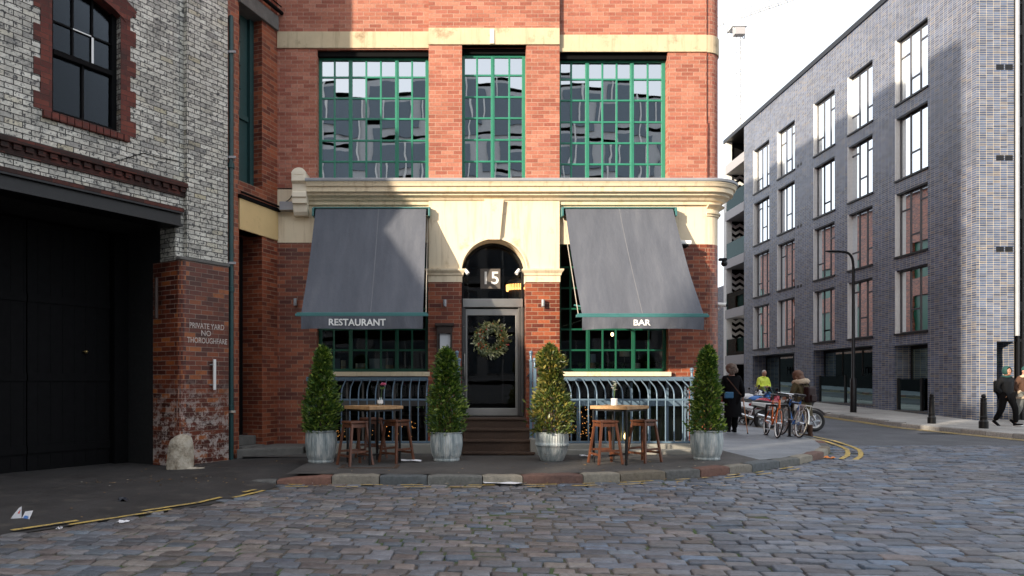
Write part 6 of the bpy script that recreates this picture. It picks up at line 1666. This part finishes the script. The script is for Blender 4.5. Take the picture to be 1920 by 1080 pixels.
def clothes(t, T, J, kind, m, name, grow=1.0, sub=1, yscale=.82, hem=.84, parent=None):
    if kind == 'top':
        rr = dict(hem=.165, spine=.155, chest=.165, neck=.075, sh=.083, el=.064, wr=.05)
        j = {'hem': (J['pelvis'][0], J['pelvis'][1], hem), 'spine': J['spine'], 'chest': J['chest'], 'neck': J['neck']}
        bn = [('hem', 'spine'), ('spine', 'chest'), ('chest', 'neck')]
        for s_ in 'LR':
            for n in ('sh', 'el', 'wr'): j[n+s_] = J[n+s_]
            bn += [('chest', 'sh'+s_), ('sh'+s_, 'el'+s_), ('el'+s_, 'wr'+s_)]
        root = 'spine'
    else:
        rr = dict(pelvis=.145, hp=.105, kn=.078, an=.062); j = {'pelvis': J['pelvis']}; bn = []
        for s_ in 'LR':
            for n in ('hp', 'kn', 'an'): j[n+s_] = J[n+s_]
            bn += [('pelvis', 'hp'+s_), ('hp'+s_, 'kn'+s_), ('kn'+s_, 'an'+s_)]
        root = 'pelvis'
    b = skin_surface({n: (*p, grow*rr.get(n, rr.get(n[:2], .06))) for n, p in j.items()}, bn, root, sub)
    if kind == 'top':
        cy = J['spine'][1]
        for i, v in enumerate(b.v):
            if abs(v.x-J['spine'][0]) < .2: b.v[i].y = cy+(v.y-cy)*yscale
    for i, v in enumerate(b.v): b.v[i] = v+Vector((1, 1, .3))*(.010*noise.noise(v*9))
    return b.xf(T).build(name, m, t, smooth=70)
def shoes(t, T, J, m, dirs=None, boot=0.0):
    for s_ in 'LR':
        a = Vector(J['an'+s_]); d = Vector((dirs or {}).get(s_, (0, -1, 0))).normalized()
        b = MB(); g = a.z-.085
        b.bar(a-d*.06+Vector((0, 0, -.045)), a+d*.19+Vector((0, 0, -.055)), .085, .08, (0, 0, 1), 0, .075, .05)
        if boot: b.tube([a+Vector((0, 0, -.03)), a+Vector((0, 0, boot))], [.055, .066], 10)
        b.xf(T).build('shoe', m, t, bevel=.018, smooth=60)
def skirt(t, T, name, m, rings, cx=0, cy=0, folds=7, amp=.03):
    b = MB(); n = 36
    for q, (z, rx, ry) in enumerate(rings):
        for k in range(n):
            g = 2*math.pi*k/n; f = 1+amp*math.sin(folds*g+q*.3)*(q/len(rings))
            b.v.append(Vector((cx+rx*f*math.cos(g), cy+ry*f*math.sin(g), z)))
    for q in range(len(rings)-1):
        for k in range(n): b.f.append([q*n+k, q*n+(k+1) % n, (q+1)*n+(k+1) % n, (q+1)*n+k]); b.m.append(0)
    b.f.append(list(range(n))); b.m.append(0)
    return b.xf(T).build(name, m, t, smooth=70)
def hair(t, T, hc, hr, m, name, spec, seed=1, rough=.012, n=20):
    b = MB()
    for c, r, sc in spec: b.ball(hc+Vector(c), r, n, sc=sc)
    for i, v in enumerate(b.v): b.v[i] = v+Vector((noise.noise(v*22+Vector((seed, 0, 0))), noise.noise(v*22+Vector((0, seed, 5))), noise.noise(v*18)))*rough
    return b.xf(hr).xf(T).build(name, m, t, smooth=80)
cloth_black = paint('black wool', (.007, .007, .008), .9, var=.3, scale=10, spec=.1); cloth_navy = paint('black nylon', (.008, .009, .011), .7, var=.3, scale=10, spec=.2)
olive = paint('olive parka cloth', (.075, .058, .025), .85, var=.3, scale=9, bump=.4); fur = paint('cream fur', (.50, .40, .29), .95, var=.35, scale=40, bump=.8)
brown_hair = paint('brown hair', (.12, .055, .03), .6, var=.45, scale=30, bump=.8); grey_fur = paint('grey brown fur', (.16, .12, .095), .9, var=.6, scale=26, bump=.8)
hivis = paint('fluorescent yellow jacket', (.72, .85, .10), .6, var=.1, scale=8); silver = paint('silver reflective tape', (.6, .62, .6), .35, bump=0)
backpack_m = paint('dark maroon leather', (.022, .008, .008), .5, var=.3, scale=20, spec=.25); suede = paint('brown suede', (.075, .035, .02), .85, var=.25, scale=14)
teal_knit = paint('dark teal knit', (.012, .06, .055), .85, var=.2, scale=40, bump=.5); grey_trouser = paint('grey camouflage trousers', (.20, .21, .20), .85, var=.4, scale=14)
blue_cloth = paint('blue leather bag', (.03, .13, .25), .5); denim = paint('dark trousers', (.012, .013, .017), .85, var=.3, spec=.15)
white_bag = paint('white carrier bag', (.6, .6, .62), .5, var=.1)

# woman with stick, seen from behind
X, Y = 6.92, 17.9
t, T, J, hc, hr, _ = person('person in long black coat and fur hat walking away with a wooden stick', X, Y, PAVE, math.pi-.12, 1.70,
    dict(elR=(-.25, .03, 1.12), wrR=(-.30, -.10, .92), elL=(.25, .0, 1.12), wrL=(.22, -.14, .95), anL=(.1, .10, .12), anR=(-.1, -.12, .10), knL=(.1, .02, .5), knR=(-.1, -.07, .5)), (0, R(8)))
clothes(t, T, J, 'top', cloth_black, 'coat', 1.18, yscale=.85, hem=.75)
skirt(t, T, 'coat_skirt', cloth_black, [(1.10, .19, .15), (.85, .22, .18), (.55, .235, .20), (.42, .245, .21)])
clothes(t, T, J, 'bottom', cloth_black, 'trousers', 1.25); shoes(t, T, J, cloth_black, boot=.20)
hair(t, T, hc, hr, grey_fur, 'fur_hat', [((0, .005, .05), .125, (1.05, 1.1, .85)), ((-.05, .05, -.02), .09, (1, 1, 1)), ((.07, .03, -.01), .08, (.8, 1, 1.1)), ((0, .07, -.06), .085, (1.1, .6, 1.2))], 3, .03)
b = MB(); b.bar((.16, .175, 1.42), (-.18, .21, .98), .022, .008, (0, 1, 0)); b.xf(T).build('bag_strap', suede, t)
MB().box(.02, .24, .19, .27, .90, 1.06).xf(T).build('shoulder_bag', blue_cloth, t, bevel=.02)
b = MB().add([(.20, .0, .80), (.32, -.02, .80), (.30, .03, .15), (.22, .03, .15), (.20, .10, .80), (.32, .10, .80), (.30, .09, .15), (.22, .09, .15)], [(0, 1, 2, 3), (4, 7, 6, 5), (0, 3, 7, 4), (1, 5, 6, 2), (0, 4, 5, 1), (3, 2, 6, 7)])
b.xf(T).build('carrier_bag', white_bag, t, bevel=.01)
hand = T @ Vector((-.325, -.15, .84))
tip = AT(1402, 811, 17.55); tip.z = PAVE+.01
t2 = thing('walking_stick', 'pale wooden walking stick held out by the person in black', 'walking stick', (hand.x, hand.y, hand.z))
MB().tube([hand+Vector((-.05, 0, .0)), hand+Vector((0, 0, .02)), hand+(tip-hand)*.02, hand+(tip-hand)*.97], [.014, .014, .013, .011], 8).build('shaft', paint('varnished stick', (.42, .18, .08), .4), t2, smooth=50)
MB().tube([hand+(tip-hand)*.97, tip], .016, 8).build('rubber_tip', M['rubber'], t2)

# parking attendant in fluorescent jacket
X, Y = 11.62, 27.0; z = prof(Y)
t, T, J, hc, hr, _ = person('person in fluorescent yellow jacket looking down at papers beyond the motorbikes', X, Y, z, R(12), 1.70,
    dict(elL=(.25, -.02, 1.14), wrL=(.07, -.26, 1.10), elR=(-.25, -.02, 1.14), wrR=(-.07, -.26, 1.10), head=(0, -.05, 1.57)), (0, R(22)))
clothes(t, T, J, 'top', hivis, 'jacket', 1.22, yscale=.95, hem=.80); clothes(t, T, J, 'bottom', denim, 'trousers', 1.1); shoes(t, T, J, cloth_black)
b = MB()
for z_, r_ in ((.90, .235), (1.10, .232)):
    b.lathe([(r_, z_-.03), (r_+.003, z_), (r_, z_+.03)], 26, (0, 0, 0), sy=.92)
b.xf(T).build('reflective_band', silver, t)
MB().tube([Vector((.085*math.cos(a), .0+.075*math.sin(a), 1.47)) for a in [2*math.pi*i/16 for i in range(16)]], .04, 8, closed=True).xf(T).build('collar', hivis, t, smooth=60)
hair(t, T, hc, hr, paint('short white hair', (.5, .48, .45), .8), 'hair', [((0, .025, .025), .098, (.80, .92, 1.02))], 5, .006)
pp = thing('notebook', 'small pad held by the person in the fluorescent jacket', 'notebook', tuple(T @ Vector((0, -.34, 1.10))))
MB().box(-.09, .09, -.42, -.28, 1.09, 1.105).xf(T).build('pages', white_bag, pp)

# woman in parka with backpack at the kerb
X, Y = 8.72, 17.95
t, T, J, hc, hr, _ = person('person in olive parka with cream fur hood and maroon backpack stepping off the kerb', X, Y, .0, math.pi+.45, 1.68,
    dict(spine=(0, -.03, 1.13), chest=(.0, -.09, 1.32), neck=(0, -.12, 1.45), head=(0, -.16, 1.55), shL=(.17, -.09, 1.38), shR=(-.17, -.09, 1.38),
         elL=(.25, -.12, 1.12), wrL=(.20, -.34, 1.05), elR=(-.25, -.10, 1.12), wrR=(-.22, -.30, 1.0), knR=(-.1, -.06, .52), anR=(-.14, .10, .12), knL=(.09, -.06, .52), anL=(.1, -.02, .22)), (R(18), R(12)))
clothes(t, T, J, 'top', olive, 'parka', 1.22, yscale=.95, hem=.72)
skirt(t, T, 'parka_skirt', olive, [(1.12, .20, .17), (.90, .23, .20), (.66, .255, .22), (.58, .26, .225)], 0, -.02, 6, .04)
clothes(t, T, J, 'bottom', denim, 'trousers', .95); shoes(t, T, J, suede, boot=.22)
hair(t, T, hc, hr, brown_hair, 'hair', [((0, .02, .02), .13, (.95, 1.05, 1.1)), ((-.02, .06, -.08), .125, (1.1, .8, 1.1)), ((.07, .0, -.08), .07, (.9, 1, 1.4)), ((-.08, .0, -.08), .07, (.9, 1, 1.4))], 8, .028)
b = MB().tube([Vector((.15*math.cos(a), -.07+.14*math.sin(a), 1.44+.03*math.sin(a))) for a in [2*math.pi*i/20 for i in range(20)]], .072, 12, closed=True)
for i, v in enumerate(b.v): b.v[i] = v+Vector((noise.noise(v*30), noise.noise(v*28+Vector((4, 0, 0))), noise.noise(v*26)))*.025
b.xf(T).build('fur_hood', fur, t, smooth=80)
b = MB().box(-.17, .13, .10, .27, .92, 1.33); b.xf(T).build('backpack', backpack_m, t, bevel=.05)
b = MB().box(-.12, .08, .262, .32, .95, 1.12); b.xf(T).build('backpack_pocket', backpack_m, t, bevel=.02)
b = MB()
for x in (-.12, .10): b.tube([(x, .12, 1.30), (x, .02, 1.47), (x, -.12, 1.44), (x, -.24, 1.25)], .016, 6)
b.xf(T).build('backpack_strap', backpack_m, t)

# two men walking on the far pavement
def walker(label, X, Y, rz, H, top, bottom, headgear, skin, look, beard, collar):
    z = PAVE+prof(Y)
    t, T, J, hc, hr, _ = person(label, X, Y, z, rz, H,
        dict(knL=(.10, -.20, .53), anL=(.09, -.22, .095), knR=(-.10, .06, .49), anR=(-.10, .28, .15), hpL=(.09, -.02, .90), elL=(.26, .07, 1.14), wrL=(.165, -.03, .98), elR=(-.26, .08, 1.14), wrR=(-.165, -.02, .98), head=(0, -.03, 1.58)), look, skin, hands=True)
    clothes(t, T, J, 'top', top, 'jacket', 1.17, yscale=.88, hem=.84); clothes(t, T, J, 'bottom', bottom, 'trousers', 1.12)
    for s_, d in (('L', (0, -1, .12)), ('R', (0, -1, -.75))):
        a = Vector(J['an'+s_]); d = Vector(d).normalized()
        b = MB().bar(a-d*.06+Vector((0, 0, -.04)), a+d*.19+Vector((0, 0, -.055)), .085, .075, (0, 0, 1), 0, .075, .05); b.xf(T).build('shoe', cloth_black, t, bevel=.015)
        b = MB().bar(a-d*.065+Vector((0, 0, -.085)), a+d*.20+Vector((0, 0, -.083)), .088, .02, (0, 0, 1)); b.xf(T).build('sole', M['white'], t)
    if headgear == 'hood':
        b = MB().ball(hc+Vector((0, .03, .02)), .125, 22, sc=(.95, 1.05, 1.12))
        keep = [f for f in b.f if sum((b.v[i]-hc).y for i in f)/len(f) > -.062]; b.f = keep; b.m = [0]*len(keep)
        b.xf(hr).xf(T).build('hood', teal_knit, t, smooth=80)
        hair(t, T, hc, hr, cloth_black, 'hair', [((0, .01, .055), .085, (.9, 1, .8))], 3, .008)
        MB().tube([Vector((.10*math.cos(a), .0+.09*math.sin(a), 1.475)) for a in [2*math.pi*i/16 for i in range(16)]], .035, 8, closed=True).xf(T).build('hood_collar', teal_knit, t, smooth=60)
        MB().box(-.20, .20, .13, .26, .98, 1.36).xf(T).build('rucksack', cloth_navy, t, bevel=.05)
    else:
        hair(t, T, hc, hr, teal_knit, 'beanie', [((0, .01, .05), .10, (.86, 1.0, .92))], 3, .004)
        b = MB().ball(hc+Vector((0, -.045, -.075)), .062, 14, sc=(1.0, .9, .85)); b.xf(hr).xf(T).build('beard', brown_hair, t, smooth=60)
        b = MB().tube([Vector((.12*math.cos(a), -.02+.115*math.sin(a), 1.455-.03*math.sin(a))) for a in [2*math.pi*i/18 for i in range(18)]], .042, 8, closed=True).xf(T).build('shearling_collar', fur, t, smooth=60)
        MB().lathe([(.197, .80), (.20, .835), (.195, .86)], 24, (0, 0, 0), sy=.9).xf(T).build('shearling_hem', fur, t)
        for s_ in 'LR':
            w_, e_ = Vector(J['wr'+s_]), Vector(J['el'+s_]); MB().tube([w_, w_+(e_-w_).normalized()*.06], .064, 10).xf(T).build('shearling_cuff', fur, t)
    return t
walker('person in black jacket and teal hood walking past the dark doorway', 16.05, 20.9, R(12), 1.70, cloth_navy, cloth_black, 'hood', 'skin_dark', (R(-6), 0), None, None)
walker('person in brown shearling jacket, teal beanie and grey trousers at the right edge', 16.80, 21.2, R(10), 1.72, suede, grey_trouser, 'beanie', 'skin', (R(-8), 0), True, True)
